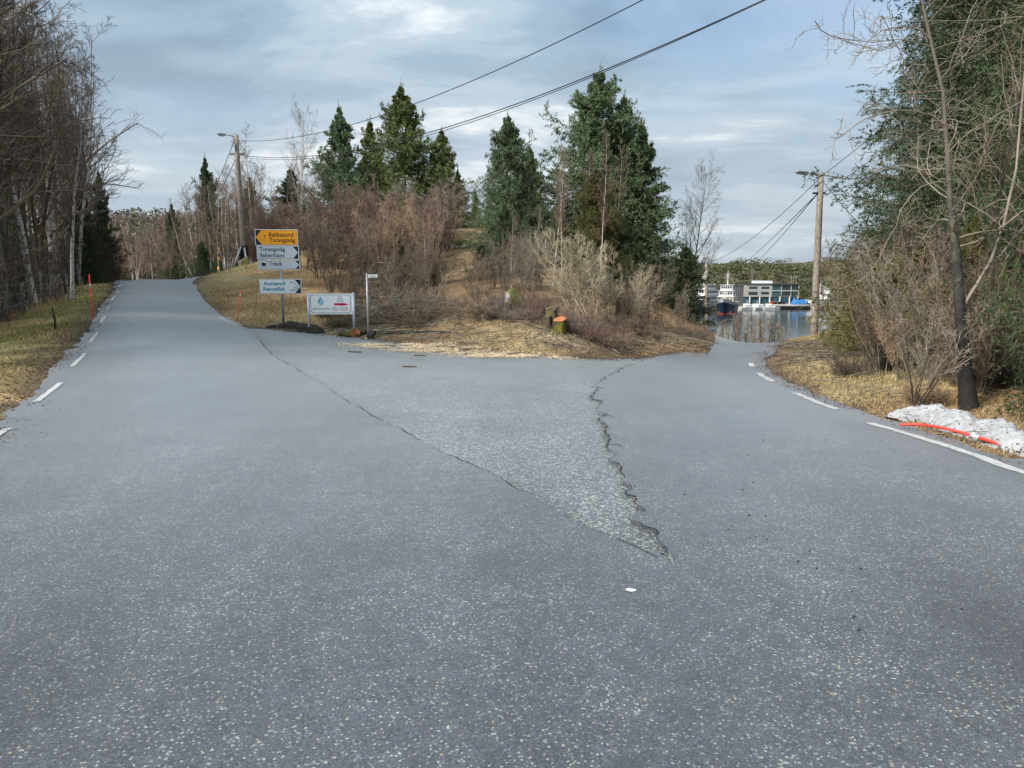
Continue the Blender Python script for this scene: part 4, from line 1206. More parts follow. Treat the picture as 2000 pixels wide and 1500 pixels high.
# spruces near the left crest
sp(SPR[0], "dark spruce at the far end of the left wood", 172, 34, 372, 'needle_dark', 0.5)
sp(SPR[2], "open spruce beyond the dead brown juniper", 207, 40, 335, 'needle_dark', 0.45)
sp(JUN, "rust brown dead juniper hanging over the road crest", 214, 35.5, 462, 'needle_brown', .85, kind="juniper_bush")
sp(SPR[2], "spruce among bare trees behind the lamp pole with the two struts", 418, 58, 308, 'needle_dark', .5)
sp(SPR[2], "bushy spruce standing past the crest among bare trees", 342, 74, 398, 'needle_dark', .55)
sp(SPR[0], "dark low spruce beside the far lamp pole", 398, 50, 470, 'needle_dark', 0.6)
sp(SPR[1], "dark spruce behind the yellow and black stay guard", 440, 56, 440, 'needle_dark', 0.6)
sp(SPR[2], "spruce between the white birches left of the knoll", 495, 50, 345, 'needle_dark', 0.6)
# dark spruces right of the side road
sp(SPN, "huge dark spruce towering over the side road, branches sweeping down", None, 20.5, None, 'needle_dark', 1.0, h=14.5, x=13.9, rz=.4)
sp(SPN, "tall spruce behind the huge dark spruce", None, 24, None, 'needle_olive', .95, h=14, x=17.2, rz=2.2)
sp(SPN, "dark spruce rising between the huge spruce and the crooked pale tree", None, 17.5, None, 'needle_olive', .8, h=13.5, x=15.0, rz=3.1)
sp(SPN, "spruce far back filling the gap behind the huge dark spruce", None, 27, None, 'needle_dark', .9, h=13.5, x=16.2, rz=1.7)
sp(SPN, "dark spruce standing behind the left flank of the huge spruce", None, 25, None, 'needle_dark', .62, h=12, x=14.2, rz=5.0)
sp(SPN, "spruce right behind the black trunked alder", None, 15.8, None, 'needle_dark', .72, h=12.5, x=12.2, rz=4.0)
sp(SPR[0], "near spruce reaching over the snow bank", None, 8.6, None, 'needle_dark', .62, h=5.4, x=7.45, rz=1.0)
sp(SPR[0], "olive spruce low behind the roadside bushes", 1790, 19, 455, 'needle_olive', 0.7)
sp(SPR[0], "low olive spruce under the huge dark spruce", 1900, 15, 420, 'needle_olive', 0.6)
for (px, Y, top) in [(1642, 17.5, 628), (1690, 15.5, 580), (1745, 15, 560), (1612, 23, 650), (1830, 13, 560), (1720, 18, 520), (1780, 16, 500), (1870, 14, 600), (1920, 12.5, 610), (1960, 13.5, 560), (1800, 12.6, 640), (1900, 16, 500), (1700, 21, 500)]:
    sp(JUN, "low olive green juniper among the bushes by the side road", px, Y, top, 'needle_olive', 1.25, "junipers by the side road", kind="juniper_bush")

# ------------------------------------------------------------------ the left wood
TONE = {'tw_dark': 'dark', 'tw_brown': 'brown', 'tw_purple': 'purplish grey', 'tw_red': 'reddish', 'tw_grey': 'grey', 'tw_straw': 'straw coloured', 'tw_pale': 'pale'}
def size_word(h, lo, hi):
    return 'low' if h < lo else ('tall' if h > hi else 'middling')
random.seed(5)
n = 0
for row, off in enumerate((.9, 1.7, 2.9, 4.6, 7.0, 10.5)):
    y = 11.5 + row * .7
    while y < 43.5:
        x = fenceX(y) - off + random.uniform(-.6, .6)
        pr = BT[random.choice((0, 1, 2, 2, 3, 4, 0, 1))]
        white = random.random() < .28
        hh = random.uniform(10.0, 13.2) * (.93 if y > 36 else 1); bk = random.choice(('dark_bark', 'dark_bark', 'pale_bark')); tc_ = random.choice(('tw_purple', 'tw_purple', 'tw_dark', 'tw_brown'))
        where = 'right behind the post fence' if row < 2 else ('inside the left wood' if row < 4 else 'deep inside the left wood')
        many = pr is BT[4]
        lab = "%s bare %s%s with %s twigs %s" % (size_word(hh, 10.8, 12.2), 'three stemmed ' if many else '', 'white barked birch' if white else ('dark trunked tree' if bk == 'dark_bark' else 'pale trunked tree'), TONE[tc_], where)
        place_tree(pr, "birch_tree" if white else "bare_tree", lab, "tree", None, y,
                   h=hh, x=x, tm=M['birch'] if white else M[bk], lm=M['tw_brown'], cm=M[tc_],
                   group="white birches of the left wood" if white else "dark trees of the left wood")
        y += random.uniform(1.35, 2.3) + row * .15
for y in np.arange(12, 40, 1.5):
    for off in (random.uniform(.4, 1.2), random.uniform(2, 6)):
        hh = random.uniform(1.6, 3.6); tc_ = random.choice(('tw_dark', 'tw_brown', 'tw_purple'))
        place_tree(random.choice(SH), "bare_shrub", "%s bare %s twigged undergrowth shrub %s" % (size_word(hh, 2.3, 3.0), TONE[tc_], 'at the post fence' if off < 1.3 else 'inside the left wood'), "shrub", None, float(y), h=hh, x=fenceX(y) - off, tm=M['tw_dark'], lm=M['tw_dark'], cm=M[tc_], group="undergrowth of the left wood")
place_tree(BT[3], "alder_tree", "dark mossy alder at the near end of the left wood", "tree", None, 13.5, h=11.5, x=-12.6, tm=M['dark_bark'], lm=M['dark_bark'], cm=M['tw_dark'], rz=1.2)
place_tree(BT[0], "birch_tree", "slender white birch beside the fence end near the red marker pole", "tree", 138, 27.5, top=120, tm=M['birch'], lm=M['tw_dark'], cm=M['tw_purple'], rz=.5)
for k in range(5):
    sp(SPR[k % 3], "dark spruce deep inside the left wood", None, float(20 + k * 3.6), None, 'needle_dark', .6, "spruces deep in the left wood", h=random.uniform(5, 8), x=fenceX(20 + k * 3.6) - random.uniform(8, 13))

# ------------------------------------------------------------------ trees past the left crest
random.seed(9)
for k in range(46):
    Y = random.uniform(52, 100)
    px = random.uniform(225, 480)
    if px < 330 and Y < 62: Y += 16
    if -23 - (Y - 55) * .45 < pix(px, 540, Y)[0] < -17 - (Y - 55) * .25 and Y < 72: px = 420
    lim = 470 - (px - 240) * .55 + random.uniform(-18, 40)
    place_tree(BT[k % 5], "bare_tree", "bare purple brown tree past the crest of the left road", "tree", px, Y, top=max(lim, 305), tm=M['birch'] if k % 3 == 0 else M['dark_bark'], lm=M['tw_brown'], cm=M[('tw_red', 'tw_brown', 'tw_purple')[k % 3]], group="bare trees past the crest")
for k in range(16):
    Y = random.uniform(44, 56); px = random.uniform(395, 620)
    place_tree(BT[k % 5], "bare_tree", "bare birch on the rise left of the knoll", "tree", px, Y, top=random.uniform(330, 400), tm=M['birch'], lm=M['tw_brown'], cm=M[('tw_brown', 'tw_purple', 'tw_red')[k % 3]], group="birches left of the knoll")
place_tree(WIDE, "birch_tree", "tall pale crowned birch between the lamp pole and the knoll spruces", "tree", 592, 42, top=228, tm=M['birch'], lm=M['birch'], cm=M['tw_purple'], rz=.3, wide=.62)
place_tree(BT[2], "birch_tree", "thin white stemmed birch right of the tall lamp pole", "tree", 496, 45, top=275, tm=M['birch'], lm=M['tw_brown'], cm=M['tw_brown'], rz=2.1)
place_tree(WIDE, "birch_tree", "round crowned bare birch above the young spruce at the bend", "tree", 1350, 37, top=338, tm=M['dark_bark'], lm=M['tw_brown'], cm=M['tw_purple'], rz=.9, wide=.75)
for (px, Y, top, m_) in [(1098, 30, 285, 'tw_red'), (1172, 29, 262, 'tw_red'), (1200, 32, 290, 'tw_red'), (955, 36, 330, 'tw_red'), (1140, 31, 300, 'tw_red')]:
    place_tree(BT[1], "birch_tree", "reddish twigged birch in front of the knoll spruces", "tree", px, Y, top=top, tm=M['birch'], lm=M['tw_red'], cm=M[m_], group="reddish birches before the spruces", wide=.62)
for (px, Y, top) in [(1080, 27, 300), (1000, 25, 425), (1040, 25, 410), (722, 30, 440), (830, 29, 410), (770, 28, 470), (640, 30, 470)]:
    place_tree(BT[random.choice((0, 2))], "young_birch_tree", "slim young birch with a pale stem in the knoll thicket", "tree", px, Y, top=top, tm=M['birch'], lm=M['tw_grey'], cm=M['tw_brown'], group="young birches in the thicket", wide=.8)

# thickets on the knoll
random.seed(12)
for k in range(70):
    px = random.uniform(500, 900); Y = random.uniform(28.5, 43)
    if px < 590 and Y < 37: Y = random.uniform(38, 46)
    if 868 < px and Y > 32: px -= 60
    hh = random.uniform(1.5, 3.0) + (.7 if Y > 36 else 0); tc_ = random.choice(('tw_red', 'tw_red', 'tw_brown', 'tw_purple', 'tw_grey'))
    place_tree(SH[k % 3], "bare_shrub", "%s bare %s twigged shrub in the thicket behind the signs" % (size_word(hh, 2.1, 2.8), TONE[tc_]), "shrub", px, Y, h=hh, tm=M['tw_dark'], lm=M['tw_red'], cm=M[tc_], group="shrubs of the knoll thicket")
for k in range(30):
    px = random.uniform(640, 975); Y = random.uniform(22.3, 30)
    hh = random.uniform(.7, 1.6); tc_ = random.choice(('tw_brown', 'tw_dark', 'tw_red', 'tw_grey'))
    place_tree(SH[k % 3], "bare_shrub", "%s bare %s twigged shrub on the slope between brush pile and boulder" % (size_word(hh, 1.0, 1.35), TONE[tc_]), "shrub", px, Y, h=hh, tm=M['tw_dark'], lm=M['tw_brown'], cm=M[tc_], group="low shrubs on the open slope")
for (px, Y, top, w) in [(738, 33, 385, 1.0), (765, 33, 372, 1.0), (790, 33.5, 380, 1.0), (815, 33, 392, 1.0), (752, 31, 400, 1.0), (838, 32, 372, .8)]:
    place_tree(SH[2], "straw_coloured_shrub", "pale straw coloured bare bush below the tallest yellowish spruce", "shrub", px, Y, top=top, tm=M['tw_straw'], lm=M['tw_straw'], cm=M['tw_straw'], group="straw coloured bushes", wide=w)
for (px, Y, top) in [(1130, 20.5, 432), (1165, 20, 418), (1195, 20.5, 445), (1225, 21, 500), (1105, 21, 490), (1255, 22, 520)]:
    place_tree(PALE, "pale_shrub", "pale grey many stemmed bare shrub at the foot of the knoll spruces", "shrub", px, Y, top=top, tm=M['tw_pale'], lm=M['tw_pale'], cm=M['tw_pale'], group="pale shrubs at the knoll foot")
for (px, Y, top) in [(985, 24, 430), (1015, 23.5, 440), (1045, 24, 430)]:
    place_tree(PALE, "pale_shrub", "slender grey shrub behind the mossy boulder", "shrub", px, Y, top=top, tm=M['pale_bark'], lm=M['tw_grey'], cm=M['tw_grey'], group="slender shrubs behind the boulder", wide=.7)
for k in range(26):
    px = random.uniform(920, 1370); Y = random.uniform(20.5, 30)
    hh = random.uniform(.9, 1.9); tc_ = random.choice(('tw_grey', 'tw_brown', 'tw_dark'))
    place_tree(SH[k % 3], "bare_shrub", "%s bare %s twigged shrub under the knoll spruces" % (size_word(hh, 1.2, 1.6), TONE[tc_]), "shrub", px, Y + (3 if px > 1280 else 0), h=hh, tm=M['tw_dark'], lm=M['tw_brown'], cm=M[tc_], group="low shrubs under the spruces")
for k in range(44):
    px = random.uniform(640, 1370)
    Y = random.uniform(17.8, 21.5) + (abs(px - 1100) / 270) * 1.2 + (4 if px > 1290 else 0)
    hh = random.uniform(.35, .85); tc_ = random.choice(('tw_red', 'tw_brown', 'tw_purple', 'tw_straw'))
    place_tree(LOWB, "bramble_clump", "%s bare %s twigged bramble tangle at the knoll foot" % (size_word(hh, 0.5, 0.7), TONE[tc_]), "bramble", px, Y, h=hh, tm=M['tw_dark'], lm=M['tw_brown'], cm=M[tc_], group="brambles at the knoll foot")

# saplings on the shore side of the side road
random.seed(14)
SAP = bare_tree("sapling", 26, 4, .045, stems=2, spread=.12, n1=10, len1=.26, start=.3, ang=(18, 42), up=.10, n2=4, n3=2, rmin=.012, stemvar=.3)
for k in range(17):
    px = 1392 + k * 9.6 + random.uniform(-4, 4); Y = random.uniform(46, 56)
    place_tree(SAP, "bare_sapling", "thin bare sapling between the side road crest and the water", "sapling", px, Y, top=random.uniform(592, 640), tm=M['tw_dark'], lm=M['tw_brown'], cm=M['tw_grey'], group="saplings above the water")

# bushes along the right bank
random.seed(15)
for k in range(34):
    t = random.random()
    px = 1655 + t * 270; Y = max(25 - t * 14 + random.uniform(-1.5, 5), 9.8)
    if Y < 11 and px < 1700: Y += 3
    hh = random.uniform(1.3, 2.6) + (.8 if Y > 17 else 0); tc_ = random.choice(('tw_grey', 'tw_brown', 'tw_dark', 'tw_brown', 'tw_straw'))
    place_tree(SH[k % 3], "bare_shrub", "%s bare %s twigged bush on the bank right of the side road" % (size_word(hh, 1.9, 2.6), TONE[tc_]), "shrub", px, Y, h=hh, tm=M['tw_dark'], lm=M['tw_brown'], cm=M[tc_], group="bushes on the right bank")
for (px, Y, top, m_) in [(1665, 16.5, 600, 'tw_brown'), (1700, 13.2, 580, 'tw_brown'), (1735, 12.2, 520, 'tw_brown'), (1770, 11.6, 590, 'tw_straw'), (1835, 11.2, 470, 'tw_grey'), (1765, 13.5, 430, 'tw_grey'), (1925, 11.0, 520, 'tw_brown'), (1680, 19, 500, 'tw_grey')]:
    place_tree(PALE, "pale_shrub", "%s stout stemmed bare shrub %s on the right bank" % (TONE[m_], "close to the verge" if Y < 12.5 else "further back"), "shrub", px, Y, top=top, tm=M['pale_bark'], lm=M[m_], cm=M[m_], group="pale shrubs on the right bank")
for (px, Y, top) in [(1650, 33, 455), (1672, 30, 415), (1700, 29, 420), (1735, 27, 450)]:
    place_tree(BT[4], "bare_tree", "bare fine twigged tree behind the bushes on the right bank", "tree", px, Y, top=top, tm=M['pale_bark'], lm=M['tw_brown'], cm=M['tw_grey'], group="bare trees on the right bank")
for k in range(14):
    px = random.uniform(1640, 1990); Y = random.uniform(8.9, 13)
    if px > 1740: Y = max(Y, 8.9 + (px - 1740) / 130)
    hh = random.uniform(.3, .7); tc_ = random.choice(('tw_brown', 'tw_dark', 'tw_straw'))
    place_tree(LOWB, "bramble_clump", "%s bare %s twigged bramble clump on the bank behind the snow" % (size_word(hh, 0.42, 0.57), TONE[tc_]), "bramble", px, Y, h=hh, tm=M['tw_dark'], lm=M['tw_brown'], cm=M[tc_], group="brambles on the right bank")

# the alder in front of the dark spruces, its trunk as in the photograph
def alder_bark():
    m, nt, b = newmat("alder_bark")
    N = nt.nodes.new; L = nt.links.new
    tc = N("ShaderNodeTexCoord"); sp_ = N("ShaderNodeSeparateXYZ"); L(tc.outputs["Object"], sp_.inputs[0])
    n = N("ShaderNodeTexNoise"); n.inputs["Scale"].default_value = 7; n.inputs["Detail"].default_value = 7; n.inputs["Roughness"].default_value = .7; L(tc.outputs["Object"], n.inputs["Vector"])
    k = N("ShaderNodeMath"); k.operation = 'MULTIPLY_ADD'; k.inputs[1].default_value = .16; L(sp_.outputs["Z"], k.inputs[0]); L(n.outputs["Fac"], k.inputs[2])
    c = ramp_node(nt, k.outputs[0], [(.62, (.014, .012, .011)), (.80, (.045, .038, .032)), (1.0, (.125, .108, .082))])
    L(c, b.inputs["Base Color"]); b.inputs["Roughness"].default_value = .85
    bp = N("ShaderNodeBump"); bp.inputs["Distance"].default_value = .03; L(n.outputs["Fac"], bp.inputs["Height"]); L(bp.outputs[0], b.inputs["Normal"])
    return m
def near_alder():
    r = np.random.default_rng(77)
    sk = [(1895, 812, 9.25), (1885, 720, 9.3), (1876, 620, 9.4), (1868, 500, 9.5), (1856, 400, 9.6), (1850, 300, 9.7), (1842, 180, 9.8), (1818, 80, 9.9), (1796, -20, 10.0), (1780, -150, 10.1), (1775, -260, 10.2)]
    W = np.array([pix(*s) for s in sk])
    base = np.array([W[0][0], W[0][1], Hs(W[0][0], W[0][1])])
    W[0] = base + np.array([0, 0, -.15])
    P0 = (W - base)[None]
    n = len(sk)
    R0 = np.array([.135, .080, .066, .056, .036, .026, .022, .019, .016, .011, .007])[None]
    P1, R1 = spawn(r, P0, R0, 34, .30, .99, (45, 85), .30, 10, .20, .02, .42, .3, .5, .45)
    # two heavier limbs seen against the spruces
    l1 = np.array([pix(*s) - base for s in [(1880, 600, 9.4), (1905, 560, 9.5), (1935, 510, 9.6), (1960, 440, 9.7), (1985, 330, 9.9), (1996, 200, 10.1), (2010, 60, 10.3), (2020, -80, 10.5), (2025, -150, 10.6), (2030, -200, 10.7)]])
    l2 = np.array([pix(*s) - base for s in [(1852, 250, 9.75), (1820, 225, 9.7), (1790, 218, 9.6), (1755, 215, 9.5), (1720, 222, 9.4), (1690, 232, 9.35), (1668, 246, 9.3), (1650, 262, 9.3), (1635, 270, 9.3), (1622, 268, 9.3)]])
    l3 = np.array([pix(*s) - base for s in [(1818, 80, 9.9), (1800, 60, 9.85), (1780, 52, 9.8), (1760, 52, 9.7), (1740, 55, 9.65), (1722, 60, 9.6), (1708, 70, 9.6), (1695, 80, 9.6), (1688, 90, 9.6), (1680, 97, 9.6)]])
    P1b = np.stack([l1, l2, l3]); R1b = np.stack([np.linspace(.034, .010, 10), np.linspace(.018, .005, 10), np.linspace(.016, .005, 10)])
    P1 = np.concatenate([P1, P1b]); R1 = np.concatenate([R1, R1b])
    P2, R2 = spawn(r, P1, R1, 9, .2, 1, (30, 75), .36, 8, .24, .03, .55, .4, .2)
    P3, R3 = spawn(r, P2, R2, 5, .2, 1, (25, 65), .42, 5, .26, .02, .6, .5, .12)
    root = empty("alder_tree", base, "black trunked alder with pale crooked branches behind the snow bank", "tree")
    link("trunk", tubes_mesh("alder_trunk", [(P0, R0, 9, 0)], [alder_bark()]), root)
    link("crown", tubes_mesh("alder_crown", [(P1, np.maximum(R1 * .72, .0055), 5, 0), (P2, np.maximum(R2 * .7, .0034), 4, 1), (P3, np.maximum(R3 * .7, .0025), 3, 1)], [M['tw_grey'], M['tw_grey']]), root)
near_alder()
place_tree(BT[4], "bare_tree", "crooked pale stemmed tree beside the black trunked alder", "tree", 1960, 12.3, top=-120, tm=M['dark_bark'], lm=M['tw_grey'], cm=M['tw_brown'], rz=1.3)
place_tree(PALE, "pale_shrub", "small dark stemmed bush at the left end of the snow bank", "shrub", 1803, 9.6, top=560, tm=M['black_bark'], lm=M['tw_grey'], cm=M['tw_grey'])

# ------------------------------------------------------------------ far woods
def far_wood(name, pts, hs, mat, label, seed, tri=.9, per=60, shape='pine'):
    r = np.random.default_rng(seed)
    m = len(pts)
    z = H(pts[:, 0], pts[:, 1])
    u = r.uniform(0, 1, (m, per)); az = r.uniform(0, 6.28, (m, per))
    if shape == 'pine':
        zz = .35 + .65 * u; rad = .38 * np.sqrt(np.clip(1 - ((zz - .62) / .42) ** 2, 0.02, 1)) * np.sqrt(r.uniform(.2, 1, (m, per)))
    else:
        zz = .15 + .85 * u; rad = .22 * np.sqrt(np.clip(1 - ((zz - .6) / .5) ** 2, .02, 1)) * np.sqrt(r.uniform(.1, 1, (m, per)))
    h = hs[:, None]
    c = np.stack([pts[:, :1] + np.cos(az) * rad * h, pts[:, 1:2] + np.sin(az) * rad * h, z[:, None] + zz * h], -1).reshape(-1, 3)
    a = r.normal(0, 1, (len(c), 3)); b = r.normal(0, 1, (len(c), 3))
    if shape == 'pine':
        a[:, 2] *= .4; b[:, 2] *= .4; a = unit(a) * tri; b = unit(b) * tri * .8
    else:
        a[:, 2] = np.abs(a[:, 2]) + 1.5; a = unit(a) * tri * 1.6; b = unit(b) * tri * .12
    V = np.stack([c - a * .5, c + a * .5, c + b], 1).reshape(-1, 3)
    Ft = np.arange(len(V)).reshape(-1, 3)
    P = np.stack([np.column_stack([pts, z - .3]), np.column_stack([pts, z + hs * .7])], 1)
    Vt, Fq = tube_arrays(P, np.repeat(hs[:, None] * .012, 2, 1), 4)
    me = mesh_from(name, np.vstack([V, Vt]), [Ft, Fq + len(V)], [mat, M['spruce_bark']], False, np.concatenate([np.zeros(len(Ft)), np.ones(len(Fq))]))
    return tag(link(name, me), label, "wood", kind="stuff")
r = np.random.default_rng(50)
M['far_green'] = needle("far_pine", (0.040, 0.056, 0.020), (0.175, 0.185, 0.075), .16)
M['far_brown'] = twig("far_bare_twigs", (0.16, 0.115, 0.095))
n = 1000
a = r.uniform(.20, .72, n); Y = 404 + 190 * r.uniform(0, 1, n) ** 1.2
far_wood("far_shore_wood", np.column_stack([a * Y, Y]), r.uniform(4.5, 10.5, n) * (1 + .5 * fbm(a * 30, Y * .03, 71)), M['far_green'], "pine wood covering the hill across the water", 51, 1.2, 90)
n = 900
Y = r.uniform(100, 300, n); X = -Y * r.uniform(.26, .62, n)
far_wood("far_bare_wood", np.column_stack([X, Y]), r.uniform(4.5, 8, n), M['far_brown'], "bare brown wood on the rise beyond the crest", 52, 1.4, 65, 'bare')
n = 160
Y = r.uniform(110, 320, n); X = -Y * r.uniform(.26, .60, n)
far_wood("far_conifer_wood", np.column_stack([X, Y]), r.uniform(6, 9, n), M['far_green'], "scattered conifers in the wood beyond the crest", 53, 1.1, 60)

# ------------------------------------------------------------------ signs
def text_mesh(body, mat, w=None, h=None, spacing=1.0, bold=0.0):
    cu = bpy.data.curves.new("txt", 'FONT')
    cu.body = body
    cu.size = 1
    cu.space_character = spacing
    cu.offset = bold
    cu.resolution_u = 3
    ob = bpy.data.objects.new("txt", cu)
    COL.objects.link(ob)
    dg = bpy.context.evaluated_depsgraph_get()
    me = bpy.data.meshes.new_from_object(ob.evaluated_get(dg))
    bpy.data.objects.remove(ob)
    n = len(me.vertices)
    co = np.empty(n * 3, np.float32); me.vertices.foreach_get("co", co); co = co.reshape(-1, 3)
    lo, hi = co.min(0), co.max(0)
    co[:, 0] = (co[:, 0] - lo[0]) / (hi[0] - lo[0]) * w
    sy = (w / (hi[0] - lo[0])) if h is None else h / (hi[1] - lo[1])
    co[:, 1] = (co[:, 1] - lo[1]) * sy
    out = np.stack([co[:, 0], np.zeros(n), co[:, 1]], 1)
    me.vertices.foreach_set("co", out.astype(np.float32).ravel())
    me.materials.clear(); me.materials.append(mat)
    me.update()
    return me

def rounded(x0, z0, x1, z1, r_, n=4):
    P = []
    for (cx, cz, a0) in ((x1 - r_, z0 + r_, -90), (x1 - r_, z1 - r_, 0), (x0 + r_, z1 - r_, 90), (x0 + r_, z0 + r_, 180)):
        for k in range(n + 1):
            a = math.radians(a0 + 90 * k / n)
            P.append((cx + r_ * math.cos(a), cz + r_ * math.sin(a)))
    return P

def direction_sign():
    Y = 20.0
    foot = pix(553, 632, Y); z0 = Hs(foot[0], Y)
    k = Y / F
    root = empty("direction_sign", (foot[0], Y, z0), "road direction sign post with yellow, white and teal lettered arrow boards", "sign", rz=math.atan2(-foot[0], -Y) * 0 + .12)
    def X(px): return (px - 553) * k
    def Z(py): return pix(553, py, Y)[2] - z0
    mb = MB(); mb.tube([(0, .05, -.3), (0, .05, Z(449))], .035, 12)
    link("post", mb.mesh("post", [M['galv']], True), root)
    mb = MB()
    for py in (463, 492, 516, 552, 566):
        mb.box((0, .012, Z(py)), (.16, .03, .03)); mb.box((0, .092, Z(py)), (.12, .02, .03))
    link("clamps", mb.mesh("clamps", [M['galv']]), root)["kind"] = "stuff"
    def board(x0, y0, x1, y1, face, point, label, lines, extra=None):
        a, b, c, d = X(x0), Z(y1), X(x1), Z(y0)
        mb = MB(); mb.prism(rounded(a, b, c, d, .02), -.014, .0)
        bd = link("board", mb.mesh("board", [M['sign_bright']]), root)
        bd["label"] = label
        e = .016
        mb = MB(); mb.prism(rounded(a + e, b + e, c - e, d - e, .014), -.017, -.0142)
        link("black_field", mb.mesh("black_field", [M['sign_black']]), bd)
        e2 = .022; w = (d - b) * .36; zm = (b + d) / 2
        if point == 'L':
            poly = [(a + e2, zm), (a + e2 + w, b + e2), (c - e2, b + e2), (c - e2, d - e2), (a + e2 + w, d - e2)]
        else:
            poly = [(a + e2, b + e2), (c - e2 - w, b + e2), (c - e2, zm), (c - e2 - w, d - e2), (a + e2, d - e2)]
        mb = MB(); mb.prism(poly, -.020, -.0172)
        link("arrow_face", mb.mesh("arrow_face", [face]), bd)
        for (body, px, py, wpx, hpx, mt, bold) in lines:
            o = link("lettering", text_mesh(body, mt, wpx * k, hpx * k, 1.05, bold), bd, (X(px), -.0225, Z(py)))
        if extra: extra(bd)
    SB = M['sign_black']
    board(508, 448, 588, 479.5, M['sign_yellow'], 'L', "yellow board pointing left", [("Bakkasund", 534, 462.5, 45.5, 8.2, SB, .012), ("Torangsvåg", 534.5, 475.5, 48, 10.5, SB, .012), ("7", 524.5, 466, 3.8, 6.3, SB, .012)])
    board(510, 480, 588.5, 506.5, M['sign_white'], 'R', "white board pointing right with two lines", [("Torangsvåg", 515.5, 493.2, 47.5, 10.2, SB, .012), ("fiskerihavn", 515.5, 502.6, 46, 7.8, SB, .012)])
    def icon(bd):
        mb = MB(); mb.prism(rounded(X(516.3), Z(521.2), X(527.8), Z(509.8), .012), -.0225, -.0202, 0)
        link("symbol_frame", mb.mesh("symbol_frame", [M['print_grey']]), bd)
        mb = MB(); mb.prism(rounded(X(516.9), Z(520.6), X(527.2), Z(510.4), .010), -.0240, -.0226, 0)
        link("symbol_field", mb.mesh("symbol_field", [M['sign_bright']]), bd)
        mb = MB(); mb.prism([(X(a), Z(b)) for a, b in [(518, 519.5), (526.2, 519.5), (526.2, 514), (524.2, 516), (524, 514.6), (522, 516), (521.8, 514.6), (519.6, 516), (519.4, 511.8), (518.4, 511.8)]], -.0255, -.0241, 0)
        link("symbol", mb.mesh("symbol", [SB]), bd)
    board(511, 507.5, 589.5, 526.5, M['sign_white'], 'R', "white board with a factory symbol", [("Tråvik", 532.5, 519.3, 24.5, 8.0, SB, .012)], icon)
    def fish(bd):
        pts = [(569, 551.5), (574, 551), (579, 553), (582.5, 557), (584, 560), (582, 564), (578, 566.5), (575.5, 565), (577, 562), (580, 560)]
        P = resample([(X(a), Z(b)) for a, b in pts], 40)
        mb = MB(); mb.tube([(p[0], -.0215, p[1]) for p in P], .008, 5)
        P = resample([(X(a), Z(b)) for a, b in [(568, 566.6), (572, 567.4), (575, 567), (577.6, 566.3)]], 14)
        mb.tube([(p[0], -.0215, p[1]) for p in P], .007, 5)
        link("fish_emblem", mb.mesh("fish_emblem", [M['teal']], True), bd)
    board(512, 545, 590.5, 574, M['sign_bright'], 'R', "white board with teal lettering", [("Austevoll", 519.5, 557.5, 41, 7.6, M['teal'], .03), ("Rensefisk", 519, 568, 41.5, 7.6, M['teal'], .03)], fish)
direction_sign()

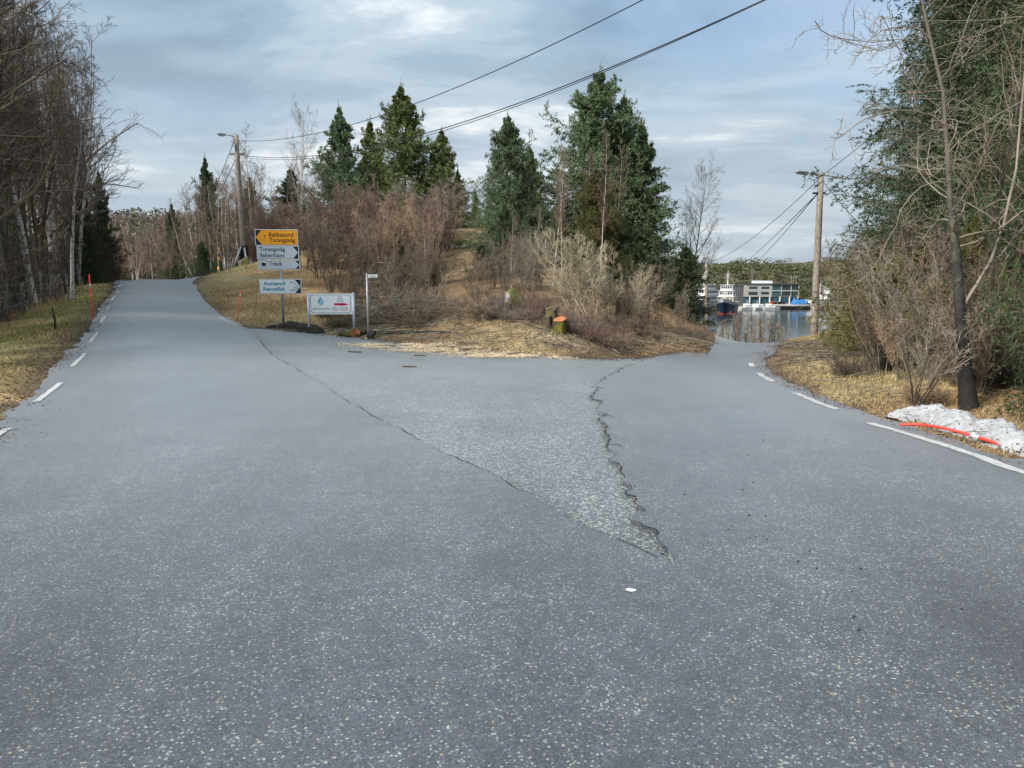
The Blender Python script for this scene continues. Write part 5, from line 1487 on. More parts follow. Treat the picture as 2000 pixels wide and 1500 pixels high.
def company_sign():
    Y = 19.2; k = Y / F
    xm = pix(647, 600, Y)[0]
    z0 = Hs(xm, Y)
    root = empty("company_sign", (xm, Y, z0), "low white company signboard with a red arrow between two steel posts", "sign", rz=.06)
    def X(px): return (px - 647) * k
    def Z(py): return pix(647, py, Y)[2] - z0
    for px in (603.5, 690):
        mb = MB(); mb.tube([(X(px), .0, -.35), (X(px), .0, Z(571.5))], .036, 12)
        link("post", mb.mesh("post", [M['galv']], True), root)
    a, b, c, d = X(605.5), Z(613.8), X(687.6), Z(573.2)
    mb = MB(); mb.prism(rounded(a, b, c, d, .008), -.012, .012)
    bd = link("board", mb.mesh("board", [M['sign_bright']]), root)
    # thin printed frame with cut corners
    e = .045; ch = .05
    def octo(e): return [(a + e + ch, b + e), (c - e - ch, b + e), (c - e, b + e + ch), (c - e, d - e - ch), (c - e - ch, d - e), (a + e + ch, d - e), (a + e, d - e - ch), (a + e, b + e + ch)]
    mb = MB(); mb.prism(octo(.030), -.014, -.0122); link("frame_line", mb.mesh("frame_line", [M['print_grey']]), bd)
    mb = MB(); mb.prism(octo(.042), -.016, -.0142); link("field", mb.mesh("field", [M['sign_bright']]), bd)
    def pr(poly, mat, nm, y=-.018):
        mb = MB(); mb.prism([(X(p), Z(q)) for p, q in poly], y, y + .0016); link(nm, mb.mesh(nm, [mat]), bd)
    pr([(627.5, 577.5), (628.2, 587), (622.0, 593), (621.5, 588.5)], M['logo_blue'], "emblem")
    pr([(621.8, 592.5), (628.4, 586.5), (628.6, 592.5), (626.2, 596.5)], M['logo_light'], "emblem", -.0184)
    pr([(628.9, 582.5), (633.0, 586.5), (632.5, 590.5), (628.8, 594)], M['logo_light'], "emblem")
    pr([(628.0, 598), (628.3, 592), (632.6, 589.5), (632.0, 592.5)], M['logo_blue'], "emblem", -.0184)
    pr([(652.9, 592.2), (671.8, 593.7), (671.8, 592.0), (681.8, 594.4), (671.8, 597.0), (671.8, 595.0), (652.9, 596.4)], M['print_red'], "red_arrow")
    link("lettering", text_mesh("SANDTORV", M['print_grey'], 33.5 * k, 4.6 * k), bd, (X(611.0), -.0175, Z(605.6)))
    # print too small to be read: rows of letter sized strokes
    rs = random.Random(3)
    for (words, py, h_, mt) in [([(660.5, 668)], 580.6, 1.5, 'print_grey'), ([(659, 671)], 584.9, 1.5, 'print_grey'), ([(657.5, 671.7)], 588.8, 1.5, 'print_grey'),
                                ([(649.5, 656), (662.5, 679.6)], 602.2, 1.6, 'print_grey'), ([(649.2, 660.4), (666, 680)], 606.2, 1.6, 'print_red')]:
        mb = MB()
        for (w0, w1) in words:
            p_ = w0
            while p_ < w1 - .5:
                ww = rs.uniform(.55, 1.0); hh = h_ * rs.uniform(.75, 1.3)
                mb.prism([(X(p_), Z(py)), (X(min(p_ + ww, w1)), Z(py)), (X(min(p_ + ww, w1)), Z(py - hh)), (X(p_), Z(py - hh))], -.0178, -.0162)
                p_ += ww + .32
        link("small_print", mb.mesh("small_print", [M[mt]]), bd)["kind"] = "stuff"
    for (px, py) in ((658.0, 602.3), (662.6, 606.3)):
        link("lettering", text_mesh("&", M['print_grey'], 2.2 * k, 2.3 * k), bd, (X(px), -.0178, Z(py)))
company_sign()

def street_sign():
    Y = 18.4; k = Y / F
    x = pix(719.5, 652, Y)[0]; z0 = Hs(x, Y)
    root = empty("street_name_sign", (x, Y, z0), "thin grey post with a small white street name plate", "sign", rz=.05)
    def Z(py): return pix(719.5, py, Y)[2] - z0
    mb = MB(); mb.tube([(0, 0, -.3), (0, 0, Z(534))], .026, 10)
    link("post", mb.mesh("post", [M['galv']], True), root)
    mb = MB(); mb.prism(rounded(.03, Z(542.3), .03 + 18 * k, Z(536), .006), -.008, .008)
    pl = link("name_plate", mb.mesh("name_plate", [M['sign_bright']]), root)
    link("lettering", text_mesh("Tråvik", M['print_grey'], 10.5 * k, 4.2 * k), pl, (.03 + 4 * k, -.0105, Z(541.3)))
street_sign()

def marker_pole(name, label, px, py, Y, top, mat, rad, tilt=0.0, band=.72):
    p = pix(px, py, Y); z0 = Hs(p[0], Y)
    h = pix(px, top, Y)[2] - z0
    root = empty(name, (p[0], Y, z0), label, "pole")
    root.rotation_euler = (0, tilt, 0)
    mb = MB(); mb.tube([(0, 0, -.2), (0, 0, h)], rad, 8)
    link("shaft", mb.mesh("shaft", [mat], True), root)
    mb = MB(); mb.tube([(0, 0, h * band), (0, 0, h * band + .07)], rad + .002, 8)
    link("reflector_band", mb.mesh("reflector_band", [M['reflect']], True), root)
marker_pole("snow_marker_pole", "upright red snow marker pole on the verge below the wood", 181, 619, 19.4, 536, M['red'], .015)
marker_pole("snow_marker_pole", "leaning orange snow marker pole on the grass by the direction sign", 464, 629, 20.8, 566, M['orange_red'], .014, .16, .8)
# dry stick on the verge
p = pix(107, 640, 17.6)
mb = MB(); mb.tube([(p[0], 17.6, Hs(p[0], 17.6) - .1), (p[0] + .02, 17.6, Hs(p[0], 17.6) + .25), (p[0] - .02, 17.6, Hs(p[0], 17.6) + .52)], [.03, .022, .012], 6)
mb.tube([(p[0] + .02, 17.6, Hs(p[0], 17.6) + .22), (p[0] - .1, 17.6, Hs(p[0], 17.6) + .42)], [.012, .006], 5)
tag(link("dead_sapling", mb.mesh("dead_sapling", [M['black_bark']], True)), "short black dead sapling standing on the verge grass", "sapling")

# ------------------------------------------------------------------ post fence by the left wood
def fence():
    root = empty("post_fence", (fenceX(19), 19, Hs(fenceX(19), 19)), "old grey wooden post and wire fence along the left wood", "fence")
    o = np.array(root.location)
    ys = [11.0, 12.8, 14.6, 16.3, 17.9, 19.3, 20.8, 22.2, 23.6, 25.0, 26.4, 27.8, 29.2, 30.6, 32]
    tops = []
    rr = random.Random(4)
    for y in ys:
        x = fenceX(y) + rr.uniform(-.12, .12); z = Hs(x, y)
        hh = rr.uniform(.85, 1.1)
        t = np.array([x + rr.uniform(-.1, .1), y + rr.uniform(-.08, .08), z + hh])
        mb = MB(); mb.tube([np.array([x, y, z - .3]) - o, np.array([x, y, z + .4]) - o, t - o], [.055, .05, .045], 7)
        link("post", mb.mesh("post", [M['post_wood']], True), root)
        tops.append((np.array([x, y, z]), t))
    for f_ in (.35, .65, .92):
        mb = MB()
        P = np.array([a + (b - a) * f_ for a, b in tops]) - o
        mb.tube(P, .0022, 4)
        link("fence_wire", mb.mesh("fence_wire", [M['galv']]), root)
fence()

# ------------------------------------------------------------------ lamp poles and wires
def lamp_pole(label, px, py, Y, top_px, top_py, arm_px=None, arm_py=None, rad=.13, extras=None, name="lamp_pole"):
    x = pix(px, py, Y)[0]; z0 = Hs(x, Y)
    T = pix(top_px, top_py, Y)
    root = empty(name, (x, Y, z0), label, "pole")
    o = np.array([x, Y, z0])
    mb = MB(); mb.tube(np.linspace(np.array([0, 0, -.4]), T - o, 6), np.linspace(rad, rad * .68, 6), 12)
    link("shaft", mb.mesh("shaft", [M['wood_pole']], True), root)
    if arm_px is not None:
        E = pix(arm_px, arm_py, Y - .6) - o
        S = T - o + np.array([0, 0, -.12])
        d = E - S
        mb = MB(); mb.tube([S, S + d * .3 + np.array([0, 0, .06]), S + d * .62 + np.array([0, 0, .05])], .025, 8)
        arm = link("lamp_arm", mb.mesh("lamp_arm", [M['galv']], True), root)
        c = S + d * .80; a = math.atan2(d[1], d[0]); Ln = np.linalg.norm(d) * .42
        mb = MB(); mb.box(c + np.array([0, 0, .05]), (Ln, .22, .10), 0, a, 0, .03); mb.box(c + np.array([0, 0, -.015]), (Ln * .62, .17, .05), 1, a, 0, .02)
        link("lamp_head", mb.mesh("lamp_head", [M['galv'], M['reflect']]), root)
    return root, T, o
lp1, T1, o1 = lamp_pole("tall leaning wooden lamp pole with two grey struts on the grass mound", 478, 527, 37.5, 461, 264, 426, 263, .15)
mb = MB(); q = pix(463.5, 301, 37.5) - o1; mb.box(q, (.75, .10, .10)); link("cross_arm", mb.mesh("cross_arm", [M['wood_pole']]), lp1)
mb = MB(); mb.box((0.0, -.02, .55), (.36, .34, 1.25), 0, 0, 0, .03); link("cable_cover", mb.mesh("cable_cover", [M['sign_black']]), lp1)
for (a, b_) in [((450, 526), (471, 482)), ((485, 536), (477.5, 484))]:
    A_ = pix(a[0], a[1], 36.9); A_[2] = min(A_[2], Hs(A_[0], A_[1]) - .05)
    mb = MB(); mb.tube([A_ - o1, pix(b_[0], b_[1], 37.3) - o1], .05, 8)
    link("strut", mb.mesh("strut", [M['galv']], True), lp1)
lp2, T2, o2 = lamp_pole("plain far lamp pole past the road crest", 387, 536, 60, 382, 421, 362, 405, .15)
lp3, T3, o3 = lamp_pole("most distant lamp pole down the road past the crest", 259, 545, 95, 256, 478, 243, 474, .14)
lp4, T4, o4 = lamp_pole("tall wooden lamp pole on the bank beside the side road", 1589, 675, 31, 1603.5, 339, 1556, 337, .165)
mb = MB(); q = pix(1601.5, 377.5, 31) - o4; mb.box(q + np.array([-.05, -.02, 0]), (.50, .08, .07)); link("cross_arm", mb.mesh("cross_arm", [M['wire']]), lp4)
lp5, T5, o5 = lamp_pole("wooden cable pole behind the young spruce above the harbour", 1381, 640, 62, 1380, 512, None, None, .17, name="cable_pole")
# striped stay guard
A_ = pix(424, 532, 52); A_[2] = Hs(A_[0], A_[1]) - .1
B_ = pix(429.5, 474, 52)
root = empty("stay_wire_guard", A_, "slanting yellow and black striped stay guard left of the knoll", "guard")
for k in range(9):
    mb = MB(); mb.tube([(B_ - A_) * (k / 9), (B_ - A_) * ((k + 1) / 9)], .07, 8)
    link("stripe", mb.mesh("stripe", [M['sign_yellow'] if k % 2 else M['sign_black']], True), root)

def wire(label, S, Mid, E, rad, group=None, n=40, name="overhead_wire"):
    """parabola through three points of space"""
    S, Mid, E = map(np.asarray, (S, Mid, E))
    L1 = np.linalg.norm((E - S)[:2]); tm = np.dot((Mid - S)[:2], (E - S)[:2]) / L1 ** 2
    tm = min(max(tm, .05), .95)
    t = np.linspace(0, 1, n)
    # z(t) = a t + b t^2 with z(1) and z(tm) given
    z1 = E[2] - S[2]; zm = Mid[2] - S[2]
    b_ = (zm - z1 * tm) / (tm ** 2 - tm); a_ = z1 - b_
    P = np.stack([S[0] + (E[0] - S[0]) * t, S[1] + (E[1] - S[1]) * t, S[2] + a_ * t + b_ * t ** 2], 1)
    mb = MB(); mb.tube(P - P[0], rad, 5)
    o = link(name, mb.mesh(name, [M['wire']], True), None, P[0])
    return tag(o, label, "wire", group)
def pass_wire(label, S, px_mid, py_mid, px_end, py_end, Yend, ext, rad):
    """from S over the frame's top edge and on to a pole outside"""
    Q = pix(px_end, py_end, Yend)
    def on_plan(px, py):
        lo, hi = 0.02, 1.0
        for _ in range(40):
            t = (lo + hi) / 2
            p = S[:2] + (Q[:2] - S[:2]) * t
            tgt = pix(px, py, p[1])
            if (tgt[0] - p[0]) > 0: lo = t
            else: hi = t
        return np.array([p[0], p[1], pix(px, py, p[1])[2]]), t
    Md, tm = on_plan(px_mid, py_mid)
    z1 = Q[2] - S[2]; zm = Md[2] - S[2]
    b_ = (zm - z1 * tm) / (tm ** 2 - tm); a_ = z1 - b_
    t = np.linspace(0, ext, 60)
    P = np.stack([S[0] + (Q[0] - S[0]) * t, S[1] + (Q[1] - S[1]) * t, S[2] + a_ * t + b_ * t ** 2], 1)
    mb = MB(); mb.tube(P - P[0], rad, 6)
    tag(link("overhead_wire", mb.mesh("overhead_wire", [M['wire']], True), None, P[0]), label, "wire")
S = pix(465, 275, 37.5)
pass_wire("thin single wire crossing the sky from the top of the strutted pole", S, 820, 199, 1255, 0, 15.5, 1.6, .011)
S = pix(469, 303, 37.5)
pass_wire("thicker upper cable of the pair crossing the sky", S, 900, 240, 1492, 0, 14.5, 1.6, .0125)
S = pix(469, 306, 37.4)
pass_wire("thinner lower cable of the pair crossing the sky", S, 900, 245, 1484, 5, 14.5, 1.6, .009)
for k, dz in enumerate((0, -.9)):
    a = T1 + np.array([-.1, 0, -.25 + dz]); b = T2 + np.array([0, 0, -.2 + dz * .6])
    wire("sagging cable from the strutted pole to the far lamp pole", a, (a + b) / 2 - np.array([0, 0, .45]), b, .016, "cables down the left road")
    a2 = b; b2 = T3 + np.array([0, 0, -.2 + dz * .5])
    wire("cable running on between the two far lamp poles", a2, (a2 + b2) / 2 - np.array([0, 0, .5]), b2, .016, "cables between far lamp poles")
a = T4 + np.array([-.1, 0, -.25]); b = T5 + np.array([0, 0, -.1])
wire("cable sagging from the side road pole to the pole by the harbour", a, (a + b) / 2 - np.array([0, 0, .55]), b, .014)
for k, (pe, pm) in enumerate([((1437, 521), (1508, 466)), ((1456, 521), (1522, 466))]):
    a = pix(1597, 378, 31); b = pix(pe[0], pe[1], 180)
    P = [pix(pm[0], pm[1], 31 / (1 - .0)) for _ in (0,)]
    # straight in plan; midpoint where the photograph shows it
    lo, hi = 0, 1
    for _ in range(40):
        t = (lo + hi) / 2; p = a[:2] + (b[:2] - a[:2]) * t
        if pix(pm[0], pm[1], p[1])[0] < p[0]: lo = t
        else: hi = t
    md = np.array([p[0], p[1], pix(pm[0], pm[1], p[1])[2]])
    wire("long cable from the side road pole out over the water", a, md, b, .02, "cables over the water")
for k, (s_, e_) in enumerate([((1608, 341), (1668, 292)), ((1607, 377), (1690, 318)), ((1607, 383), (1692, 345)), ((1609, 357), (1668, 424))]):
    a = pix(s_[0], s_[1], 31); b = pix(e_[0], e_[1], 26 if k < 3 else 33)
    b = a + (b - a) * 2.2
    wire(["upper cable from the side road pole into the dark spruce", "middle cable from the side road pole into the dark spruce", "lower cable from the side road pole into the dark spruce", "stay wire running down from the side road pole to the bank"][k], a, (a + b) / 2 - np.array([0, 0, .05]), b, .012)

# ------------------------------------------------------------------ things on and by the junction
def heap(name, label, cat, path, width, height, mat, seed, amp=.3, fr=3.0, n=90, m=16, zoff=0.0, ends=.15):
    P = resample(path, n); N2 = normals2(P)
    t = np.linspace(-1, 1, m)
    s = np.linspace(0, 1, n)
    prof = np.clip(np.minimum(s / ends, (1 - s) / ends), 0, 1) ** .6
    wv = width * (.55 + .45 * prof) * (1 + .5 * fbm(s * 9, s * 0, seed))
    XY = P[:, None] + N2[:, None] * (t[None, :, None] * wv[:, None, None] / 2)
    XY += (fbm(XY[..., 0] * 6, XY[..., 1] * 6, seed + 7) * .12 * width)[..., None] * N2[:, None]
    hgt = height * prof[:, None] * np.sqrt(np.clip(1 - t[None] ** 2, 0, 1))
    hgt = hgt * (1 + amp * 3 * fbm(XY[..., 0] * fr, XY[..., 1] * fr, seed + 1)) + amp * .12 * fbm(XY[..., 0] * fr * 6, XY[..., 1] * fr * 6, seed + 2) * (hgt > .01)
    Z = H(XY[..., 0], XY[..., 1]) + np.maximum(hgt, 0) + zoff - .03 * (np.abs(t)[None] > .95)
    V = np.concatenate([XY, Z[..., None]], 2).reshape(-1, 3)
    i = np.arange(n - 1)[:, None] * m; j = np.arange(m - 1)[None]
    Fq = np.stack([i + j, i + j + m, i + j + m + 1, i + j + 1], -1).reshape(-1, 4)
    base = V.mean(0); base[2] = Hs(base[0], base[1])
    o = link(name, mesh_from(name, V - base, [Fq], [mat], True), None, base)
    return tag(o, label, cat)
heap("snow_bank", "dirty old snow bank with a red pole lying on it", "snow", gp([(1745, 817), (1800, 819), (1870, 838), (1940, 858), (2000, 876)]) + [(5.9, 5.9)], 0.52, .15, M['snow'], 5, .6, 3.0, 160, 34)
heap("soil_heap", "low dark soil heap at the foot of the direction sign", "soil", gp([(520, 639), (545, 639.5), (570, 640.5), (600, 645), (625, 651)]), 0.5, .13, M['soil'], 8, .6, 2.2, 80, 16, .02)
# red pole bent over the snow
Q = [(1757, 829.5, 7.62), (1800, 829.5, 7.50), (1850, 838, 7.27), (1900, 851, 7.08), (1952, 868, 6.86)]
W = resample(np.array([pix(*q) for q in Q]), 40)
gz = H(W[:, 0], W[:, 1])
base = W[0].copy(); base[2] = gz[0]
root = empty("fallen_marker_pole", base, "red plastic snow marker pole lying bent across the snow bank", "pole")
mb = MB(); mb.tube(W - base, .015, 10); link("shaft", mb.mesh("shaft", [M['red']], True), root)
mb = MB(); mb.tube((W - base)[28:32], .0165, 10); link("reflector_band", mb.mesh("reflector_band", [M['reflect']], True), root)

# sawdust: fine pale chips in uneven fans along the pavement edge
def sawdust():
    r_ = np.random.default_rng(66)
    XY = []
    for (px, py, sx, sy, n) in [(a_, b_, c_, d_, e_ * 2) for (a_, b_, c_, d_, e_) in [(745, 674.5, .5, .10, 2600), (800, 678, .55, .13, 6500), (860, 684, .5, .13, 6500), (905, 688, .35, .12, 3000), (985, 693.5, .40, .13, 6000), (1040, 697, .45, .09, 3000), (1100, 664, .35, .22, 5000), (1130, 684, .25, .12, 700)]]:
        c = ground_at(px, py)
        P = c[None] + r_.normal(0, 1, (n, 2)) * np.array([sx, sy])
        k = fbm(P[:, 0] * 3, P[:, 1] * 5, 88) + r_.normal(0, .08, n) > -.05
        XY.append(P[k])
    XY = np.vstack(XY)
    cols = np.array([[.80, .68, .48]]) * r_.uniform(.7, 1.1, (len(XY), 1)) * np.where(r_.uniform(0, 1, (len(XY), 1)) < .06, np.array([[1, .55, .3]]), np.array([[1, 1, 1]]))
    o = scatter_leaves("sawdust", XY, .013, cols, "pale sawdust and chips spilled along the pavement edge", 67)
    o["category"] = "sawdust"
sawdust()

def log(name, label, px, py, Y, length, rad, az, el=0.0, bark_m='dark_bark', cut='cut_wood', group=None, lift=0.0):
    x = pix(px, py, Y)[0]; z0 = Hs(x, Y)
    root = empty(name, (x, Y, z0 + rad * .8 + lift), label, "log", group)
    d = np.array([math.cos(az) * math.cos(el), math.sin(az) * math.cos(el), math.sin(el)])
    rr = np.random.default_rng(int(px))
    P = np.stack([d * length * (s - .5) + rr.normal(0, rad * .08, 3) for s in np.linspace(0, 1, 6)])
    mb = MB(); mb.tube(P, rad * rr.uniform(.9, 1.1, 6), 12, 0, False)
    link("bark", mb.mesh("bark", [M[bark_m]], True), root)
    for s, q in ((0, P[0]), (-1, P[-1])):
        mb = MB(); dd = (P[1] - P[0]) if s == 0 else (P[-1] - P[-2]); dd = dd / np.linalg.norm(dd) * .006
        mb.tube([q - dd, q + dd], rad * .97, 12); link("cut_face", mb.mesh("cut_face", [M[cut]]), root)
    return root
log("cut_log", "short cut log with an orange end at the signboard post", 677, 648, 18.5, .45, .11, 2.55)
log("cut_log", "orange faced cut log piece between signboard and name post", 705, 645, 18.7, .35, .08, 1.2)
log("cut_log", "small dark log against the foot of the street name post", 724, 652, 18.2, .35, .07, 1.0, .5, 'black_bark', 'cut_pale')
log("fallen_log", "long dark fallen branch log in front of the brush pile", 790, 656, 18.4, 2.6, .045, -.35, .02, 'black_bark', 'cut_pale')
log("fallen_log", "mossy dark log lying on the open knoll slope", 890, 630, 20.5, 1.1, .07, -.5, .05, 'dark_bark', 'cut_pale')
for k, (px, py, L_, az) in enumerate([(692, 688, .32, -.1), (801, 717, .27, .05), (820, 695, .30, -.35), (745, 677, .7, -.1)]):
    p = ground_at(px, py)
    log("stick", ["dark stick lying on the coarse pavement below the signboard", "reddish bark stick lying alone farther out on the coarse pavement", "thin broken stick near the sawdust", "long bark strip at the sawdust edge"][k], px, py, p[1], L_, .014, az, 0, 'dark_bark' if k != 1 else 'spruce_bark', 'cut_pale')

def stump():
    Y = 17.6; x = pix(1084, 655, Y)[0]; z0 = Hs(x, Y)
    root = empty("tree_stump", (x, Y, z0), "mossy sawn stump with bright orange cut faces", "stump")
    M['stump_moss'] = bark("stump_bark", (0.035, 0.030, 0.020), (0.13, 0.11, 0.06), 9.0, moss=(0.17, 0.15, 0.02))
    rs = np.random.default_rng(5)
    for (dx, dy, h_, ra, lx, ly, sl) in [(-.03, .09, .58, .14, -.04, .03, .05), (.07, -.06, .34, .15, .03, -.04, .055), (-.15, -.02, .40, .08, -.03, -.02, .03)]:
        n, m = 18, 9
        a = np.arange(n) * 2 * math.pi / n
        lob = 1 + .16 * np.sin(a * 3 + dx * 40) + .10 * np.sin(a * 5 + 1) + rs.normal(0, .05, n)
        V = []
        for q in range(m):
            f = q / (m - 1)
            rad = ra * (1.0 + .75 * (1 - f) ** 2.5) * lob * (1 + rs.normal(0, .03, n))
            zc = -.15 + (h_ + .15) * f
            top = (f ** 3) * sl * np.sin(a + .3)
            V.append(np.stack([dx * (.5 + .5 * f) + lx * f + rad * np.cos(a), dy * (.5 + .5 * f) + ly * f + rad * np.sin(a), zc + top], 1))
        top_ring = V[-1]
        V = np.vstack(V)
        i = np.arange(m - 1)[:, None] * n; j = np.arange(n)[None]
        Fq = np.stack([i + j, i + (j + 1) % n, i + n + (j + 1) % n, i + n + j], -1).reshape(-1, 4)
        link("bark", mesh_from("bark", V, [Fq], [M['stump_moss']], True), root)
        c = top_ring.mean(0) + np.array([0, 0, .012])
        cf = np.vstack([c[None], c + (top_ring - c) * .5 + np.array([0, 0, .010]), top_ring + np.array([0, 0, .003])])
        Ft = [(0, 1 + k, 1 + (k + 1) % n) for k in range(n)]
        Fk = [(1 + k, 1 + n + k, 1 + n + (k + 1) % n, 1 + (k + 1) % n) for k in range(n)]
        link("cut_face", mesh_from("cut_face", cf, [Ft, Fk], [M['cut_wood'] if h_ < .38 else M['stump_moss']]), root)
stump()

def boulder(label, px, py, Y, sx, sy, sz, seed, sink=.15):
    import bmesh
    rs = np.random.default_rng(seed)
    bm = bmesh.new()
    q = unit(rs.normal(0, 1, (22, 3))) * rs.uniform(.78, 1.12, (22, 1))
    for p in q: bm.verts.new(p)
    bmesh.ops.convex_hull(bm, input=bm.verts[:])
    for v in [v for v in bm.verts if not v.link_faces]: bm.verts.remove(v)
    bmesh.ops.bevel(bm, geom=bm.edges[:], offset=.07, segments=1, affect='EDGES')
    bmesh.ops.triangulate(bm, faces=bm.faces[:])
    bmesh.ops.subdivide_edges(bm, edges=bm.edges[:], cuts=3, use_grid_fill=True)
    bmesh.ops.triangulate(bm, faces=bm.faces[:])
    V = np.array([v.co[:] for v in bm.verts])
    n2 = fbm(V[:, 0] * 3 + V[:, 2] * 1.7, V[:, 1] * 3 + 3 - V[:, 2], seed + 3)
    V = V * (1 + .16 * n2)[:, None] * np.array([sx, sy, sz])
    for v, c in zip(bm.verts, V): v.co = c
    me = bpy.data.meshes.new("boulder"); bm.to_mesh(me); bm.free()
    me.materials.append(M['rock'])
    x = pix(px, py, Y)[0]
    return tag(link("boulder", me, None, (x, Y, Hs(x, Y) + sz * .62 - sink)), label, "boulder")
boulder("tall grey boulder capped with yellow green moss", 1003, 605, 19.8, .28, .26, .52, 3)
boulder("mossy rock half buried left of the tall boulder", 940, 600, 21, .35, .3, .22, 9)
boulder("flat grey rock outcrop on the grassy gap", 892, 492, 37, .95, .7, .38, 13)
boulder("small mossy rock behind the pale shrub", 1168, 640, 20.4, .4, .3, .3, 17)
boulder("dark mossy rock face under the spruces by the snow bank", 1935, 700, 11.8, .7, .5, .75, 21)
boulder("stone on the grass mound beside the strutted pole", 481, 548, 36, .35, .3, .4, 27)

def brush_pile():
    r_ = np.random.default_rng(91)
    Y = 20.4; x = pix(782, 650, Y)[0]; z0 = Hs(x, Y)
    root = empty("brush_pile", (x, Y, z0), "big heap of cut grey branches beside the street name post", "brush pile")
    m = 190
    st = np.stack([r_.normal(0, .62, m), r_.normal(.1, .45, m), np.abs(r_.normal(.05, .35, m))], 1)
    az = r_.choice([0, math.pi], m) + r_.normal(.2, .55, m); el = r_.normal(.18, .28, m)
    d = np.stack([np.cos(az) * np.cos(el), np.sin(az) * np.cos(el), np.sin(el)], 1)
    st[:, 2] = np.clip(st[:, 2], 0, np.clip(1.1 - .45 * np.abs(st[:, 0]), .1, 1.1))
    L_ = r_.uniform(.6, 1.6, m)
    P1 = walk(r_, st - d * .5, d, L_, 8, .17, -.04)
    P1[..., 2] = np.maximum(P1[..., 2], .02); P1[..., 0] = np.maximum(P1[..., 0], -1.15 + .2 * np.sin(P1[..., 2] * 9))
    R1 = np.linspace(1, .35, 8)[None] * r_.uniform(.007, .018, (m, 1))
    P2, R2 = spawn(r_, P1, R1, 7, .2, 1, (20, 65), .45, 6, .2, .0, .55, .5, .2)
    P3, R3 = spawn(r_, P2, R2, 3, .2, 1, (20, 55), .45, 4, .15, .0, .6, .5, .12)
    for k in range(m):
        link("branch", tubes_mesh("branch", [(P1[k:k + 1], R1[k:k + 1], 6, 0)], [M['tw_grey'] if k % 3 else M['tw_pale']]), root)
    o = link("twigs", tubes_mesh("twigs", [(P2, np.maximum(R2, .005), 3, 0), (P3, np.maximum(R3, .0035), 3, 0)], [M['tw_grey']]), root)
    o["kind"] = "stuff"
brush_pile()
for k, (px, Y, h_, m_) in enumerate([(1000, 18.6, .35, 'tw_purple'), (960, 19.0, .45, 'tw_purple'), (1120, 18.2, .55, 'tw_purple'), (1150, 17.8, .5, 'tw_red'), (1190, 17.7, .5, 'tw_brown')]):
    place_tree(LOWB, "cut_twig_heap", "flat heap of cut purple twigs beside the sawn stump", "brush", px, Y, h=h_, tm=M[m_], lm=M[m_], cm=M[m_], group="cut twig heaps by the stump", wide=1.6)

# ------------------------------------------------------------------ the harbour across the water
M['b_grey'] = plain("facade_grey", (0.33, 0.33, 0.31), 0.7, 0, .08, .3)
M['b_dark'] = plain("facade_dark_metal", (0.13, 0.135, 0.145), 0.5, .2, .1, .3)
M['b_roof'] = plain("roof_dark", (0.05, 0.055, 0.06), 0.7)
M['glass'] = plain("window_glass", (0.025, 0.045, 0.055), 0.08, 0, .3, .2, spec=.8)
M['glass_teal'] = plain("glazing_teal", (0.03, 0.085, 0.10), 0.1, 0, .4, .25, spec=.8)
M['b_white'] = plain("white_panel", (0.72, 0.74, 0.75), 0.5)
M['ship_white'] = plain("ship_white", (0.60, 0.60, 0.58), 0.45, 0, .08, .3)
M['ship_cream'] = plain("ship_cream", (0.68, 0.60, 0.40), 0.5, 0, .1, .3)
M['ship_navy'] = plain("ship_navy", (0.012, 0.025, 0.055), 0.35, 0, .1, .3)
M['ship_red'] = plain("ship_red", (0.42, 0.035, 0.02), 0.5)
M['tarp'] = plain("blue_tarpaulin", (0.03, 0.15, 0.36), 0.5, 0, .25, .5)
M['concrete'] = plain("concrete", (0.40, 0.37, 0.31), 0.85, 0, .12, .4)
M['tyre'] = plain("tyre_rubber", (0.012, 0.012, 0.014), 0.8)

